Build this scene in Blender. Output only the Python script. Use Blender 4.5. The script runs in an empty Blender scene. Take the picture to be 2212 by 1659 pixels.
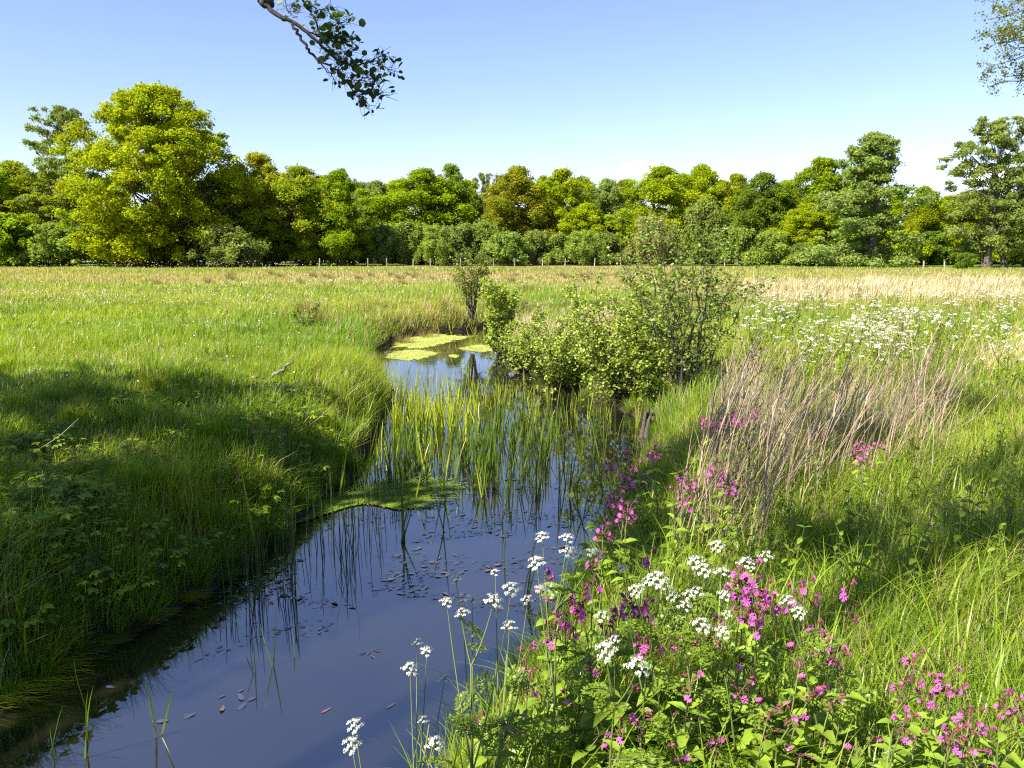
import bpy, math, random
import numpy as np
from mathutils import Vector, Matrix, Euler

rng = np.random.default_rng(11)
random.seed(11)
R = math.radians
sc = bpy.context.scene
col = sc.collection

# ------------------------------------------------------------------ camera
PITCH = R(9.4)
EYE = np.array([0.0, 0.0, 2.9])
FPX = 1734.6                      # focal length for a picture 2212 wide
cam_d = bpy.data.cameras.new("camera")
cam_d.sensor_width = 36.0
cam_d.lens = FPX / 2212 * 36.0
cam_d.clip_start = 0.05
cam_d.clip_end = 3000
cam = bpy.data.objects.new("camera", cam_d)
cam.location = EYE
cam.rotation_euler = (R(90) - PITCH, 0, 0)
col.objects.link(cam)
sc.camera = cam

# ------------------------------------------------------------------ sun, sky, exposure
SUN_EL = R(46)
SUN_AZ = math.atan2(-0.80, -0.60)         # clockwise from +Y
sun_dir = Vector((math.cos(SUN_EL) * math.sin(SUN_AZ), math.cos(SUN_EL) * math.cos(SUN_AZ), math.sin(SUN_EL)))
sd = bpy.data.lights.new("sun", 'SUN')
sd.energy = 5.0
sd.angle = R(0.53)
sd.color = (1.0, 0.93, 0.80)
so = bpy.data.objects.new("sun", sd)
so.rotation_euler = (-sun_dir).to_track_quat('-Z', 'Y').to_euler()
so.location = (-30, -20, 40)
col.objects.link(so)

world = bpy.data.worlds.new("World")
sc.world = world
world.use_nodes = True
wn = world.node_tree
wn.nodes.clear()


def N(tree, typ, **kw):
    n = tree.nodes.new(typ)
    for k, v in kw.items():
        if k.startswith("i_"):
            key = k[2:]
            key = int(key) if key.isdigit() else key.replace("_", " ")
            n.inputs[key].default_value = v
        else:
            setattr(n, k, v)
    return n


def build_world():
    L = wn.links.new
    sky = N(wn, 'ShaderNodeTexSky', sky_type='NISHITA')
    sky.sun_disc = False
    sky.sun_elevation = SUN_EL
    sky.sun_rotation = SUN_AZ
    sky.air_density = 1.0
    sky.dust_density = 0.15
    sky.ozone_density = 3.0
    bg = N(wn, 'ShaderNodeBackground')
    bg.inputs[1].default_value = 0.071
    tint = N(wn, 'ShaderNodeMix', data_type='RGBA', blend_type='MULTIPLY')
    tint.inputs[0].default_value = 1.0
    tint.inputs[7].default_value = (1.035, 0.93, 1.08, 1)
    L(sky.outputs[0], tint.inputs[6])
    L(tint.outputs[2], bg.inputs[0])
    tc = N(wn, 'ShaderNodeTexCoord')
    sep = N(wn, 'ShaderNodeSeparateXYZ')
    L(tc.outputs['Generated'], sep.inputs[0])

    def m(op, a, b=None):
        n = N(wn, 'ShaderNodeMath', operation=op)
        for i, q in enumerate((a, b)):
            if q is None:
                continue
            if isinstance(q, (int, float)):
                n.inputs[i].default_value = q
            else:
                L(q, n.inputs[i])
        return n.outputs[0]
    az = m('ARCTAN2', sep.outputs[0], sep.outputs[1])
    el = m('ARCSINE', sep.outputs[2])
    nz = N(wn, 'ShaderNodeTexNoise')
    nz.inputs['Scale'].default_value = 70
    nz.inputs['Detail'].default_value = 6
    L(tc.outputs['Generated'], nz.inputs['Vector'])
    wob = m('MULTIPLY', m('SUBTRACT', nz.outputs[0], 0.5), 1.7)
    total = None
    # low cumulus just above the tree line
    for (a0, e0, ra, re) in ((0.156, 0.095, 0.028, 0.010), (0.247, 0.086, 0.018, 0.008), (0.470, 0.103, 0.016, 0.006),
                             (0.525, 0.082, 0.022, 0.009),
                             (-0.75, 0.10, 0.05, 0.012), (0.95, 0.09, 0.06, 0.015), (2.2, 0.10, 0.08, 0.02), (-2.0, 0.12, 0.09, 0.02)):
        x = m('DIVIDE', m('SUBTRACT', az, a0), ra)
        y = m('DIVIDE', m('SUBTRACT', el, e0), re)
        d = m('ADD', m('ADD', m('MULTIPLY', x, x), m('MULTIPLY', y, y)), wob)
        mr = N(wn, 'ShaderNodeMapRange', interpolation_type='SMOOTHSTEP')
        mr.inputs[1].default_value = 1.25
        mr.inputs[2].default_value = 0.55
        L(d, mr.inputs[0])
        total = mr.outputs[0] if total is None else m('MAXIMUM', total, mr.outputs[0])
    # old contrail high on one side
    y = m('SUBTRACT', el, m('SUBTRACT', 0.294, m('MULTIPLY', m('MULTIPLY', az, az), 0.12)))
    y = m('DIVIDE', y, 0.0016)
    mr = N(wn, 'ShaderNodeMapRange', interpolation_type='SMOOTHSTEP')
    mr.inputs[1].default_value = 1.0
    mr.inputs[2].default_value = 0.0
    L(m('MULTIPLY', y, y), mr.inputs[0])
    mr2 = N(wn, 'ShaderNodeMapRange', interpolation_type='SMOOTHSTEP')
    mr2.inputs[1].default_value = 0.25
    mr2.inputs[2].default_value = 0.52
    mr2.inputs[4].default_value = 0.16
    L(az, mr2.inputs[0])
    total = m('MAXIMUM', m('MULTIPLY', total, 0.92), m('MULTIPLY', mr.outputs[0], mr2.outputs[0]))
    cb = N(wn, 'ShaderNodeBackground')
    cb.inputs[0].default_value = (1, 0.985, 0.97, 1)
    cb.inputs[1].default_value = 0.8
    mix = N(wn, 'ShaderNodeMixShader')
    L(total, mix.inputs[0])
    L(bg.outputs[0], mix.inputs[1])
    L(cb.outputs[0], mix.inputs[2])
    out = N(wn, 'ShaderNodeOutputWorld')
    L(mix.outputs[0], out.inputs[0])


build_world()
sc.view_settings.view_transform = 'Standard'
sc.view_settings.look = 'None'
sc.view_settings.exposure = 1.62
sc.view_settings.gamma = 1.0
sc.view_settings.use_curve_mapping = False
sc.render.engine = 'CYCLES'
cy = sc.cycles
cy.max_bounces = 9
cy.diffuse_bounces = 5
cy.glossy_bounces = 3
cy.transmission_bounces = 4
cy.transparent_max_bounces = 6
cy.caustics_reflective = False
cy.caustics_refractive = False
cy.use_denoising = False
cy.pixel_filter_type = 'BLACKMAN_HARRIS'
cy.filter_width = 1.2

# ------------------------------------------------------------------ projection helpers (pixels of a 2212 x 1659 picture)
ST, CT = math.sin(PITCH), math.cos(PITCH)


def ray(u, v):
    u = np.asarray(u, float)
    v = np.asarray(v, float)
    yd = (v - 829.5) / FPX
    return np.stack([(u - 1106) / FPX + 0 * yd, CT - yd * ST + 0 * u, -ST - yd * CT + 0 * u], -1)


def at(u, v, depth):
    return EYE + np.asarray(depth, float)[..., None] * ray(u, v)


def on_z(u, v, z):
    r = ray(u, v)
    return EYE + ((z - EYE[2]) / r[..., 2])[..., None] * r


# ------------------------------------------------------------------ noise
_tabs = {}


def vnoise(x, y, scale=1.0, seed=0):
    if seed not in _tabs:
        _tabs[seed] = np.random.default_rng(1000 + seed).random((128, 128))
    t = _tabs[seed]
    x = np.asarray(x, float) / scale + 37.3
    y = np.asarray(y, float) / scale + 11.7
    xi = np.floor(x).astype(int)
    yi = np.floor(y).astype(int)
    fx = x - xi
    fy = y - yi
    fx = fx * fx * (3 - 2 * fx)
    fy = fy * fy * (3 - 2 * fy)
    a = t[xi % 128, yi % 128]
    b = t[(xi + 1) % 128, yi % 128]
    c = t[xi % 128, (yi + 1) % 128]
    d = t[(xi + 1) % 128, (yi + 1) % 128]
    return (a * (1 - fx) + b * fx) * (1 - fy) + (c * (1 - fx) + d * fx) * fy


def fbm(x, y, scale=1.0, seed=0):
    return (vnoise(x, y, scale, seed) + 0.5 * vnoise(x, y, scale / 2.1, seed + 1) + 0.25 * vnoise(x, y, scale / 4.3, seed + 2)) / 1.75


def sstep(a, b, x):
    t = np.clip((x - a) / (b - a), 0, 1)
    return t * t * (3 - 2 * t)


# ------------------------------------------------------------------ mesh builder
class MB:
    def __init__(self):
        self.V, self.Q, self.T, self.C = [], [], [], []
        self.n = 0

    def add(self, v, quads=None, tris=None, c=(1, 1, 1)):
        v = np.asarray(v, float).reshape(-1, 3)
        c = np.asarray(c, float)
        if c.ndim == 1:
            c = np.broadcast_to(c, v.shape)
        self.V.append(v)
        self.C.append(c.reshape(-1, 3))
        if quads is not None and len(quads):
            self.Q.append(np.asarray(quads, int).reshape(-1, 4) + self.n)
        if tris is not None and len(tris):
            self.T.append(np.asarray(tris, int).reshape(-1, 3) + self.n)
        self.n += len(v)

    def mesh(self, name, m, smooth=True):
        me = bpy.data.meshes.new(name)
        if not self.V:
            return me
        V = np.concatenate(self.V)
        C = np.concatenate(self.C)
        Q = np.concatenate(self.Q) if self.Q else np.zeros((0, 4), int)
        T = np.concatenate(self.T) if self.T else np.zeros((0, 3), int)
        me.vertices.add(len(V))
        me.vertices.foreach_set("co", V.astype(np.float32).ravel())
        loops = np.concatenate([Q.ravel(), T.ravel()]).astype(np.int32)
        me.loops.add(len(loops))
        me.loops.foreach_set("vertex_index", loops)
        me.polygons.add(len(Q) + len(T))
        starts = np.concatenate([np.arange(len(Q)) * 4, len(Q) * 4 + np.arange(len(T)) * 3]).astype(np.int32)
        me.polygons.foreach_set("loop_start", starts)
        me.polygons.foreach_set("use_smooth", np.full(len(starts), smooth, dtype=bool))
        at_ = me.color_attributes.new("Col", 'FLOAT_COLOR', 'POINT')
        at_.data.foreach_set("color", np.concatenate([C, np.ones((len(C), 1))], 1).astype(np.float32).ravel())
        me.materials.append(m)
        me.update(calc_edges=True)
        me.validate()
        return me

    def build(self, name, m, parent=None, smooth=True, loc=None):
        return link(name, self.mesh(name, m, smooth), parent, loc)


def link(name, data, parent=None, loc=None):
    o = bpy.data.objects.new(name, data)
    col.objects.link(o)
    if parent is not None:
        o.parent = parent
    if loc is not None:
        o.location = loc
    return o


def tag(o, label=None, cat=None, group=None, kind=None):
    if label:
        o['label'] = label
    if cat:
        o['category'] = cat
    if group:
        o['group'] = group
    if kind:
        o['kind'] = kind
    return o


def empty(name, loc=(0, 0, 0), rz=0, s=1.0):
    o = link(name, None)
    o.empty_display_size = 0.1
    o.location = loc
    o.rotation_euler = (0, 0, rz)
    o.scale = (s, s, s) if isinstance(s, (int, float)) else s
    return o


def copy_tree(o, parent=None):
    c = o.copy()
    col.objects.link(c)
    if parent is not None:
        c.parent = parent
    for ch in o.children:
        copy_tree(ch, c)
    return c


def nrm(a):
    return a / np.maximum(np.linalg.norm(a, axis=-1, keepdims=True), 1e-9)


# ---- shapes
def add_blades(mb, pos, h, w, az, bend, fac, c, nseg=2, tipc=1.0):
    n = len(pos)
    if n == 0:
        return
    ts = {1: [0], 2: [0, 0.5], 3: [0, 0.38, 0.72], 4: [0, 0.3, 0.55, 0.8]}[nseg] + [1.0]
    hx, hy = np.cos(az), np.sin(az)
    wx, wy = np.cos(fac), np.sin(fac)
    rows = []
    cols = []
    for t in ts:
        off = h * bend * t * t
        p = np.stack([pos[:, 0] + hx * off, pos[:, 1] + hy * off, pos[:, 2] + h * t * (1 - 0.42 * bend * t)], -1)
        ww = 0.5 * w * (1 - t ** 1.8)
        cc = c * (1 + (tipc - 1) * t)
        if t < 1:
            wd = np.stack([wx * ww, wy * ww, 0 * ww], -1)
            rows += [p - wd, p + wd]
            cols += [cc, cc]
        else:
            rows.append(p)
            cols.append(cc)
    k = len(rows)
    V = np.stack(rows, 1).reshape(-1, 3)
    C = np.stack(cols, 1).reshape(-1, 3)
    base = np.arange(n)[:, None] * k
    q = []
    for i in range(nseg - 1):
        q.append(base + np.array([2 * i, 2 * i + 1, 2 * i + 3, 2 * i + 2]))
    tri = base + np.array([2 * nseg - 2, 2 * nseg - 1, 2 * nseg])
    mb.add(V, np.concatenate(q) if q else None, tri, C)


LEAF_DIAMOND = (np.array([[0, 0, 0], [.5, .5, .06], [1, 0, -.05], [.5, -.5, .06]]), [[0, 1, 2, 3]], [])
LEAF_ROUND = (np.array([[0, 0, 0], [.3, .48, .07], [.82, .42, .04], [1, 0, -.08], [.82, -.42, .04], [.3, -.48, .07]]),
              [[0, 1, 2, 3], [0, 3, 4, 5]], [])
LEAF_OVATE = (np.array([[0, 0, 0], [.18, .34, .05], [.5, .5, .03], [.8, .28, -.08], [1, 0, -.2],
                        [.8, -.28, -.08], [.5, -.5, .03], [.18, -.34, .05], [.5, 0, -.03]]),
              [[0, 1, 2, 8], [8, 2, 3, 4], [0, 8, 6, 7], [8, 4, 5, 6]], [])
# a toothed leaf, like a nettle or a bramble
LEAF_TOOTH = (np.array([[0, 0, 0], [.1, .3, .03], [.22, .3, .04], [.3, .5, .03], [.42, .36, .03], [.55, .44, .0], [.65, .26, -.02],
                        [.78, .26, -.07], [1, 0, -.2], [.78, -.26, -.07], [.65, -.26, -.02], [.55, -.44, 0], [.42, -.36, .03],
                        [.3, -.5, .03], [.22, -.3, .04], [.1, -.3, .03], [.45, 0, -.03]]),
              [[0, 1, 2, 16], [16, 2, 3, 4], [16, 4, 5, 6], [16, 6, 7, 8], [0, 16, 14, 15], [16, 12, 13, 14], [16, 10, 11, 12], [16, 8, 9, 10]], [])


def add_leaves(mb, P, az, pitch, roll, L, W, c, tmpl):
    P = np.asarray(P, float).reshape(-1, 3)
    n = len(P)
    if n == 0:
        return
    az, pitch, roll, L, W = [np.broadcast_to(np.asarray(q, float), (n,)) for q in (az, pitch, roll, L, W)]
    c = np.broadcast_to(np.asarray(c, float), (n, 3))
    d = np.stack([np.cos(pitch) * np.cos(az), np.cos(pitch) * np.sin(az), np.sin(pitch)], -1)
    s0 = np.stack([-np.sin(az), np.cos(az), 0 * az], -1)
    up = np.cross(d, s0)
    s = s0 * np.cos(roll)[:, None] + up * np.sin(roll)[:, None]
    up = np.cross(d, s)
    T, q, t = tmpl
    k = len(T)
    V = P[:, None] + d[:, None] * (L[:, None] * T[:, 0])[..., None] + s[:, None] * (W[:, None] * T[:, 1])[..., None] + up[:, None] * (L[:, None] * T[:, 2])[..., None]
    base = (np.arange(n) * k)[:, None, None]
    mb.add(V, (base + np.array(q)[None]).reshape(-1, 4) if len(q) else None,
           (base + np.array(t)[None]).reshape(-1, 3) if len(t) else None, np.repeat(c, k, 0))


def add_cards(mb, P, nrmv, size, c, asp=0.62):
    """leaf-sized pointed faces lying across a normal"""
    n = len(P)
    if n == 0:
        return
    r = rng.normal(size=(n, 3))
    a = nrm(np.cross(nrmv, r))
    b = np.cross(nrmv, a)
    s = np.broadcast_to(size, (n,))[:, None]
    lift = nrmv * s * 0.25
    V = np.stack([P - a * s, P + b * s * asp + lift, P + a * s, P - b * s * asp + lift], 1)
    mb.add(V, np.arange(n * 4).reshape(-1, 4), None, np.repeat(c, 4, 0))


def add_tube(mb, pts, rad, k=6, c=(1, 1, 1), cap=False):
    pts = np.asarray(pts, float)
    n = len(pts)
    rad = np.broadcast_to(np.asarray(rad, float), (n,))
    tan = nrm(np.gradient(pts, axis=0))
    ref = np.array([0, 0, 1.0]) if abs(tan[0, 2]) < 0.8 else np.array([1.0, 0, 0])
    a = nrm(np.cross(tan, ref))
    b = np.cross(tan, a)
    ang = np.arange(k) * 2 * math.pi / k
    V = pts[:, None] + rad[:, None, None] * (np.cos(ang)[None, :, None] * a[:, None] + np.sin(ang)[None, :, None] * b[:, None])
    q = []
    for i in range(n - 1):
        for j in range(k):
            q.append((i * k + j, i * k + (j + 1) % k, (i + 1) * k + (j + 1) % k, (i + 1) * k + j))
    V = V.reshape(-1, 3)
    t = []
    if cap:
        V = np.concatenate([V, pts[:1], pts[-1:]])
        for j in range(k):
            t.append((n * k, (j + 1) % k, j))
            t.append((n * k + 1, (n - 1) * k + j, (n - 1) * k + (j + 1) % k))
    mb.add(V, q, t, c)


def add_lathe(mb, prof, k=8, c=(1, 1, 1), origin=(0, 0, 0)):
    prof = np.array(prof, float)
    add_tube_pts = np.stack([0 * prof[:, 0], 0 * prof[:, 0], prof[:, 1]], -1) + np.array(origin)
    ang = np.arange(k) * 2 * math.pi / k
    V = add_tube_pts[:, None] + prof[:, 0][:, None, None] * np.stack([np.cos(ang), np.sin(ang), 0 * ang], -1)[None]
    q = []
    for i in range(len(prof) - 1):
        for j in range(k):
            q.append((i * k + j, i * k + (j + 1) % k, (i + 1) * k + (j + 1) % k, (i + 1) * k + j))
    mb.add(V, q, None, c)


def bez(p0, p1, p2, n=6):
    t = np.linspace(0, 1, n)[:, None]
    return (1 - t) ** 2 * np.asarray(p0, float) + 2 * t * (1 - t) * np.asarray(p1, float) + t * t * np.asarray(p2, float)


def crom(P, n=5):
    P = np.asarray(P, float)
    Q = np.concatenate([[2 * P[0] - P[1]], P, [2 * P[-1] - P[-2]]])
    out = []
    for i in range(1, len(Q) - 2):
        for t in np.linspace(0, 1, n, endpoint=False):
            a, b, c, d = Q[i - 1], Q[i], Q[i + 1], Q[i + 2]
            out.append(0.5 * (2 * b + (c - a) * t + (2 * a - 5 * b + 4 * c - d) * t * t + (3 * b - a - 3 * c + d) * t ** 3))
    out.append(P[-1])
    return np.array(out)


# ------------------------------------------------------------------ materials
def new_mat(name):
    m = bpy.data.materials.new(name)
    m.use_nodes = True
    m.node_tree.nodes.clear()
    return m, m.node_tree, m.node_tree.links.new


def leaf_mat(name, trans=0.38, gloss=0.10, rough=0.42, warm=(1.15, 1.25, 0.4), noise=0.0, nscale=60):
    m, t, L = new_mat(name)
    a = N(t, 'ShaderNodeAttribute', attribute_name="Col")
    oi = N(t, 'ShaderNodeObjectInfo')
    mx = N(t, 'ShaderNodeMix', data_type='RGBA', blend_type='MULTIPLY')
    mx.inputs[0].default_value = 1.0
    L(a.outputs['Color'], mx.inputs[6])
    L(oi.outputs['Color'], mx.inputs[7])
    csrc = mx.outputs[2]
    if noise:
        nz = N(t, 'ShaderNodeTexNoise')
        nz.inputs['Scale'].default_value = nscale
        nz.inputs['Detail'].default_value = 3
        tc = N(t, 'ShaderNodeTexCoord')
        L(tc.outputs['Object'], nz.inputs['Vector'])
        mr = N(t, 'ShaderNodeMapRange')
        mr.inputs[1].default_value = 0.3
        mr.inputs[2].default_value = 0.7
        mr.inputs[3].default_value = 1 - noise
        mr.inputs[4].default_value = 1 + noise
        L(nz.outputs[0], mr.inputs[0])
        m2 = N(t, 'ShaderNodeMix', data_type='RGBA', blend_type='MULTIPLY')
        m2.inputs[0].default_value = 1.0
        L(csrc, m2.inputs[6])
        L(mr.outputs[0], m2.inputs[7])
        csrc = m2.outputs[2]
    d = N(t, 'ShaderNodeBsdfDiffuse')
    L(csrc, d.inputs[0])
    tr = N(t, 'ShaderNodeBsdfTranslucent')
    m3 = N(t, 'ShaderNodeMix', data_type='RGBA', blend_type='MULTIPLY')
    m3.inputs[0].default_value = 1.0
    L(csrc, m3.inputs[6])
    m3.inputs[7].default_value = (*warm, 1)
    L(m3.outputs[2], tr.inputs[0])
    ms = N(t, 'ShaderNodeMixShader')
    ms.inputs[0].default_value = trans
    L(d.outputs[0], ms.inputs[1])
    L(tr.outputs[0], ms.inputs[2])
    out = N(t, 'ShaderNodeOutputMaterial')
    if gloss > 0:
        g = N(t, 'ShaderNodeBsdfGlossy')
        g.inputs['Roughness'].default_value = rough
        g.inputs[0].default_value = (1, 1, 1, 1)
        m4 = N(t, 'ShaderNodeMixShader')
        m4.inputs[0].default_value = gloss * 0.22
        L(ms.outputs[0], m4.inputs[1])
        L(g.outputs[0], m4.inputs[2])
        L(m4.outputs[0], out.inputs[0])
    else:
        L(ms.outputs[0], out.inputs[0])
    return m


def plain_mat(name, c1, c2, scale=20, rough=0.85, bump=0.4, stretch=(1, 1, 1), detail=6, col_attr=False):
    m, t, L = new_mat(name)
    tc = N(t, 'ShaderNodeTexCoord')
    mp = N(t, 'ShaderNodeMapping')
    mp.inputs['Scale'].default_value = stretch
    L(tc.outputs['Object'], mp.inputs[0])
    nz = N(t, 'ShaderNodeTexNoise')
    nz.inputs['Scale'].default_value = scale
    nz.inputs['Detail'].default_value = detail
    L(mp.outputs[0], nz.inputs['Vector'])
    cr = N(t, 'ShaderNodeValToRGB')
    cr.color_ramp.elements[0].position = 0.32
    cr.color_ramp.elements[1].position = 0.68
    cr.color_ramp.elements[0].color = (*c1, 1)
    cr.color_ramp.elements[1].color = (*c2, 1)
    L(nz.outputs[0], cr.inputs[0])
    b = N(t, 'ShaderNodeBsdfPrincipled')
    b.inputs['Roughness'].default_value = rough
    csrc = cr.outputs[0]
    if col_attr:
        a = N(t, 'ShaderNodeAttribute', attribute_name="Col")
        mx = N(t, 'ShaderNodeMix', data_type='RGBA', blend_type='MULTIPLY')
        mx.inputs[0].default_value = 1.0
        L(csrc, mx.inputs[6])
        L(a.outputs['Color'], mx.inputs[7])
        csrc = mx.outputs[2]
    L(csrc, b.inputs['Base Color'])
    bm = N(t, 'ShaderNodeBump')
    bm.inputs['Strength'].default_value = bump
    bm.inputs['Distance'].default_value = 0.02
    L(nz.outputs[0], bm.inputs['Height'])
    L(bm.outputs[0], b.inputs['Normal'])
    out = N(t, 'ShaderNodeOutputMaterial')
    L(b.outputs[0], out.inputs[0])
    return m


M_TREE = leaf_mat("tree_leaf", trans=0.50, gloss=0.0, warm=(1.08, 1.2, 0.5))
M_SHRUB = leaf_mat("alder_leaf", trans=0.42, gloss=0.10, rough=0.5, noise=0.15, nscale=30)
M_GRASS = leaf_mat("grass_blade", trans=0.48, gloss=0.07, rough=0.4)
M_REED = leaf_mat("reed_blade", trans=0.36, gloss=0.12, rough=0.35, noise=0.18, nscale=25)
M_HERB = leaf_mat("herb_leaf", trans=0.38, gloss=0.12, rough=0.4, noise=0.2, nscale=70)
M_STEM = leaf_mat("green_stem", trans=0.1, gloss=0.08, rough=0.5, noise=0.15, nscale=40)
M_DRY = leaf_mat("dry_straw", trans=0.22, gloss=0.06, rough=0.5, warm=(1.1, 1.0, 0.8), noise=0.2, nscale=25)
M_PETAL = leaf_mat("pink_petal", trans=0.40, gloss=0.03, rough=0.5, warm=(1.15, 0.8, 1.1), noise=0.12, nscale=200)
M_WHITE = leaf_mat("white_floret", trans=0.3, gloss=0.0, warm=(1.0, 1.0, 0.9))
M_CALYX = leaf_mat("dark_red_calyx", trans=0.1, gloss=0.06, rough=0.5, warm=(1.2, 0.8, 0.8), noise=0.2, nscale=150)
M_FLOAT = leaf_mat("floating_leaf", trans=0.0, gloss=1.7, rough=0.22, noise=0.25, nscale=40)
M_WEED = leaf_mat("duckweed", trans=0.15, gloss=0.08, rough=0.4, noise=0.22, nscale=45)
M_BARK = plain_mat("bark", (0.035, 0.028, 0.02), (0.12, 0.10, 0.075), scale=9, stretch=(1, 1, 0.25), bump=0.7)
M_TWIG = plain_mat("dark_twig", (0.03, 0.022, 0.018), (0.085, 0.065, 0.052), scale=30, bump=0.3)
M_SHADETWIG = plain_mat("shaded_branch_bark", (0.012, 0.010, 0.008), (0.035, 0.028, 0.022), scale=30, bump=0.3)  # bark colour darkened to carry the tree's shade on the hanging branch
M_CONE = plain_mat("alder_cone", (0.012, 0.009, 0.008), (0.04, 0.03, 0.025), scale=90, bump=0.8)
M_DEADWOOD = plain_mat("weathered_wood", (0.035, 0.03, 0.026), (0.24, 0.21, 0.18), scale=13, stretch=(1, 1, 1), bump=0.8, detail=8)
M_POST = plain_mat("grey_post", (0.16, 0.13, 0.10), (0.36, 0.33, 0.28), scale=8, stretch=(1, 1, 0.3), bump=0.5)


def ground_mat():
    m, t, L = new_mat("meadow_soil")
    a = N(t, 'ShaderNodeAttribute', attribute_name="Col")
    tc = N(t, 'ShaderNodeTexCoord')
    nz = N(t, 'ShaderNodeTexNoise')
    nz.inputs['Scale'].default_value = 3.2
    nz.inputs['Detail'].default_value = 9
    nz.inputs['Roughness'].default_value = 0.68
    L(tc.outputs['Object'], nz.inputs['Vector'])
    mr = N(t, 'ShaderNodeMapRange')
    mr.inputs[1].default_value = 0.3
    mr.inputs[2].default_value = 0.7
    mr.inputs[3].default_value = 0.6
    mr.inputs[4].default_value = 1.35
    L(nz.outputs[0], mr.inputs[0])
    mx = N(t, 'ShaderNodeMix', data_type='RGBA', blend_type='MULTIPLY')
    mx.inputs[0].default_value = 1.0
    L(a.outputs['Color'], mx.inputs[6])
    L(mr.outputs[0], mx.inputs[7])
    b = N(t, 'ShaderNodeBsdfPrincipled')
    b.inputs['Roughness'].default_value = 0.95
    b.inputs['Specular IOR Level'].default_value = 0.1
    L(mx.outputs[2], b.inputs['Base Color'])
    bm = N(t, 'ShaderNodeBump')
    bm.inputs['Strength'].default_value = 0.9
    bm.inputs['Distance'].default_value = 0.08
    L(nz.outputs[0], bm.inputs['Height'])
    L(bm.outputs[0], b.inputs['Normal'])
    out = N(t, 'ShaderNodeOutputMaterial')
    L(b.outputs[0], out.inputs[0])
    return m


def water_mat():
    m, t, L = new_mat("still_water")
    tc = N(t, 'ShaderNodeTexCoord')
    nz = N(t, 'ShaderNodeTexNoise')
    nz.inputs['Scale'].default_value = 5.0
    nz.inputs['Detail'].default_value = 2.5
    L(tc.outputs['Object'], nz.inputs['Vector'])
    bm = N(t, 'ShaderNodeBump')
    bm.inputs['Strength'].default_value = 0.016
    bm.inputs['Distance'].default_value = 0.05
    L(nz.outputs[0], bm.inputs['Height'])
    n2 = N(t, 'ShaderNodeTexNoise')
    n2.inputs['Scale'].default_value = 0.7
    n2.inputs['Detail'].default_value = 5
    L(tc.outputs['Object'], n2.inputs['Vector'])
    cr = N(t, 'ShaderNodeValToRGB')
    cr.color_ramp.elements[0].position = 0.35
    cr.color_ramp.elements[1].position = 0.7
    cr.color_ramp.elements[0].color = (0.006, 0.006, 0.005, 1)
    cr.color_ramp.elements[1].color = (0.014, 0.012, 0.007, 1)
    L(n2.outputs[0], cr.inputs[0])
    d = N(t, 'ShaderNodeBsdfDiffuse')
    L(cr.outputs[0], d.inputs[0])
    g = N(t, 'ShaderNodeBsdfGlossy')
    g.inputs['Roughness'].default_value = 0.015
    g.inputs[0].default_value = (1, 1, 1, 1)
    rr = N(t, 'ShaderNodeMapRange')
    rr.inputs[1].default_value = 0.45
    rr.inputs[2].default_value = 0.75
    rr.inputs[3].default_value = 0.008
    rr.inputs[4].default_value = 0.075
    n3 = N(t, 'ShaderNodeTexNoise')
    n3.inputs['Scale'].default_value = 1.6
    n3.inputs['Detail'].default_value = 7
    L(tc.outputs['Object'], n3.inputs['Vector'])
    L(n3.outputs[0], rr.inputs[0])
    L(rr.outputs[0], g.inputs['Roughness'])
    L(bm.outputs[0], g.inputs['Normal'])
    fr = N(t, 'ShaderNodeFresnel')
    fr.inputs['IOR'].default_value = 3.2
    L(bm.outputs[0], fr.inputs['Normal'])
    mx = N(t, 'ShaderNodeMixShader')
    L(fr.outputs[0], mx.inputs[0])
    L(d.outputs[0], mx.inputs[1])
    L(g.outputs[0], mx.inputs[2])
    out = N(t, 'ShaderNodeOutputMaterial')
    L(mx.outputs[0], out.inputs[0])
    return m


# ------------------------------------------------------------------ the stream and the terrain
left_px = [(0, 1535), (130, 1450), (300, 1365), (430, 1290), (540, 1215), (620, 1140), (690, 1085), (750, 1030), (800, 965),
           (835, 900), (850, 850), (815, 800), (800, 772), (825, 752), (865, 732), (930, 722), (1000, 716)]
right_px = [(1065, 716), (1068, 735), (1085, 760), (1110, 792), (1185, 822), (1250, 852), (1345, 885), (1400, 915), (1415, 955), (1385, 1010),
            (1345, 1090), (1310, 1180), (1262, 1280), (1205, 1375), (1155, 1460), (1060, 1600), (1000, 1659)]
LB = on_z(*np.array(left_px, float).T, 0.0)[:, :2]
RB = on_z(*np.array(right_px, float).T, 0.0)[:, :2]
far_l = np.array([[-0.9, 31.5], [0.8, 34], [3.5, 36.5], [9, 40], [17, 43], [40, 50]])
far_r = np.array([[40, 47.5], [18, 40.8], [10, 37.8], [4.8, 34.5], [2.2, 32.2], [0.3, 30.4]])
near_r = np.array([[-0.75, 2.8], [-1.5, 1.2], [-2.4, -1], [-4, -4], [-8, -10], [-14, -24]])
near_l = np.array([[-19, -22], [-12, -9], [-8, -3], [-6, 0.5], [-4.6, 3.0]])
POLY = np.concatenate([LB, far_l, far_r, RB, near_r, near_l])


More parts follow.
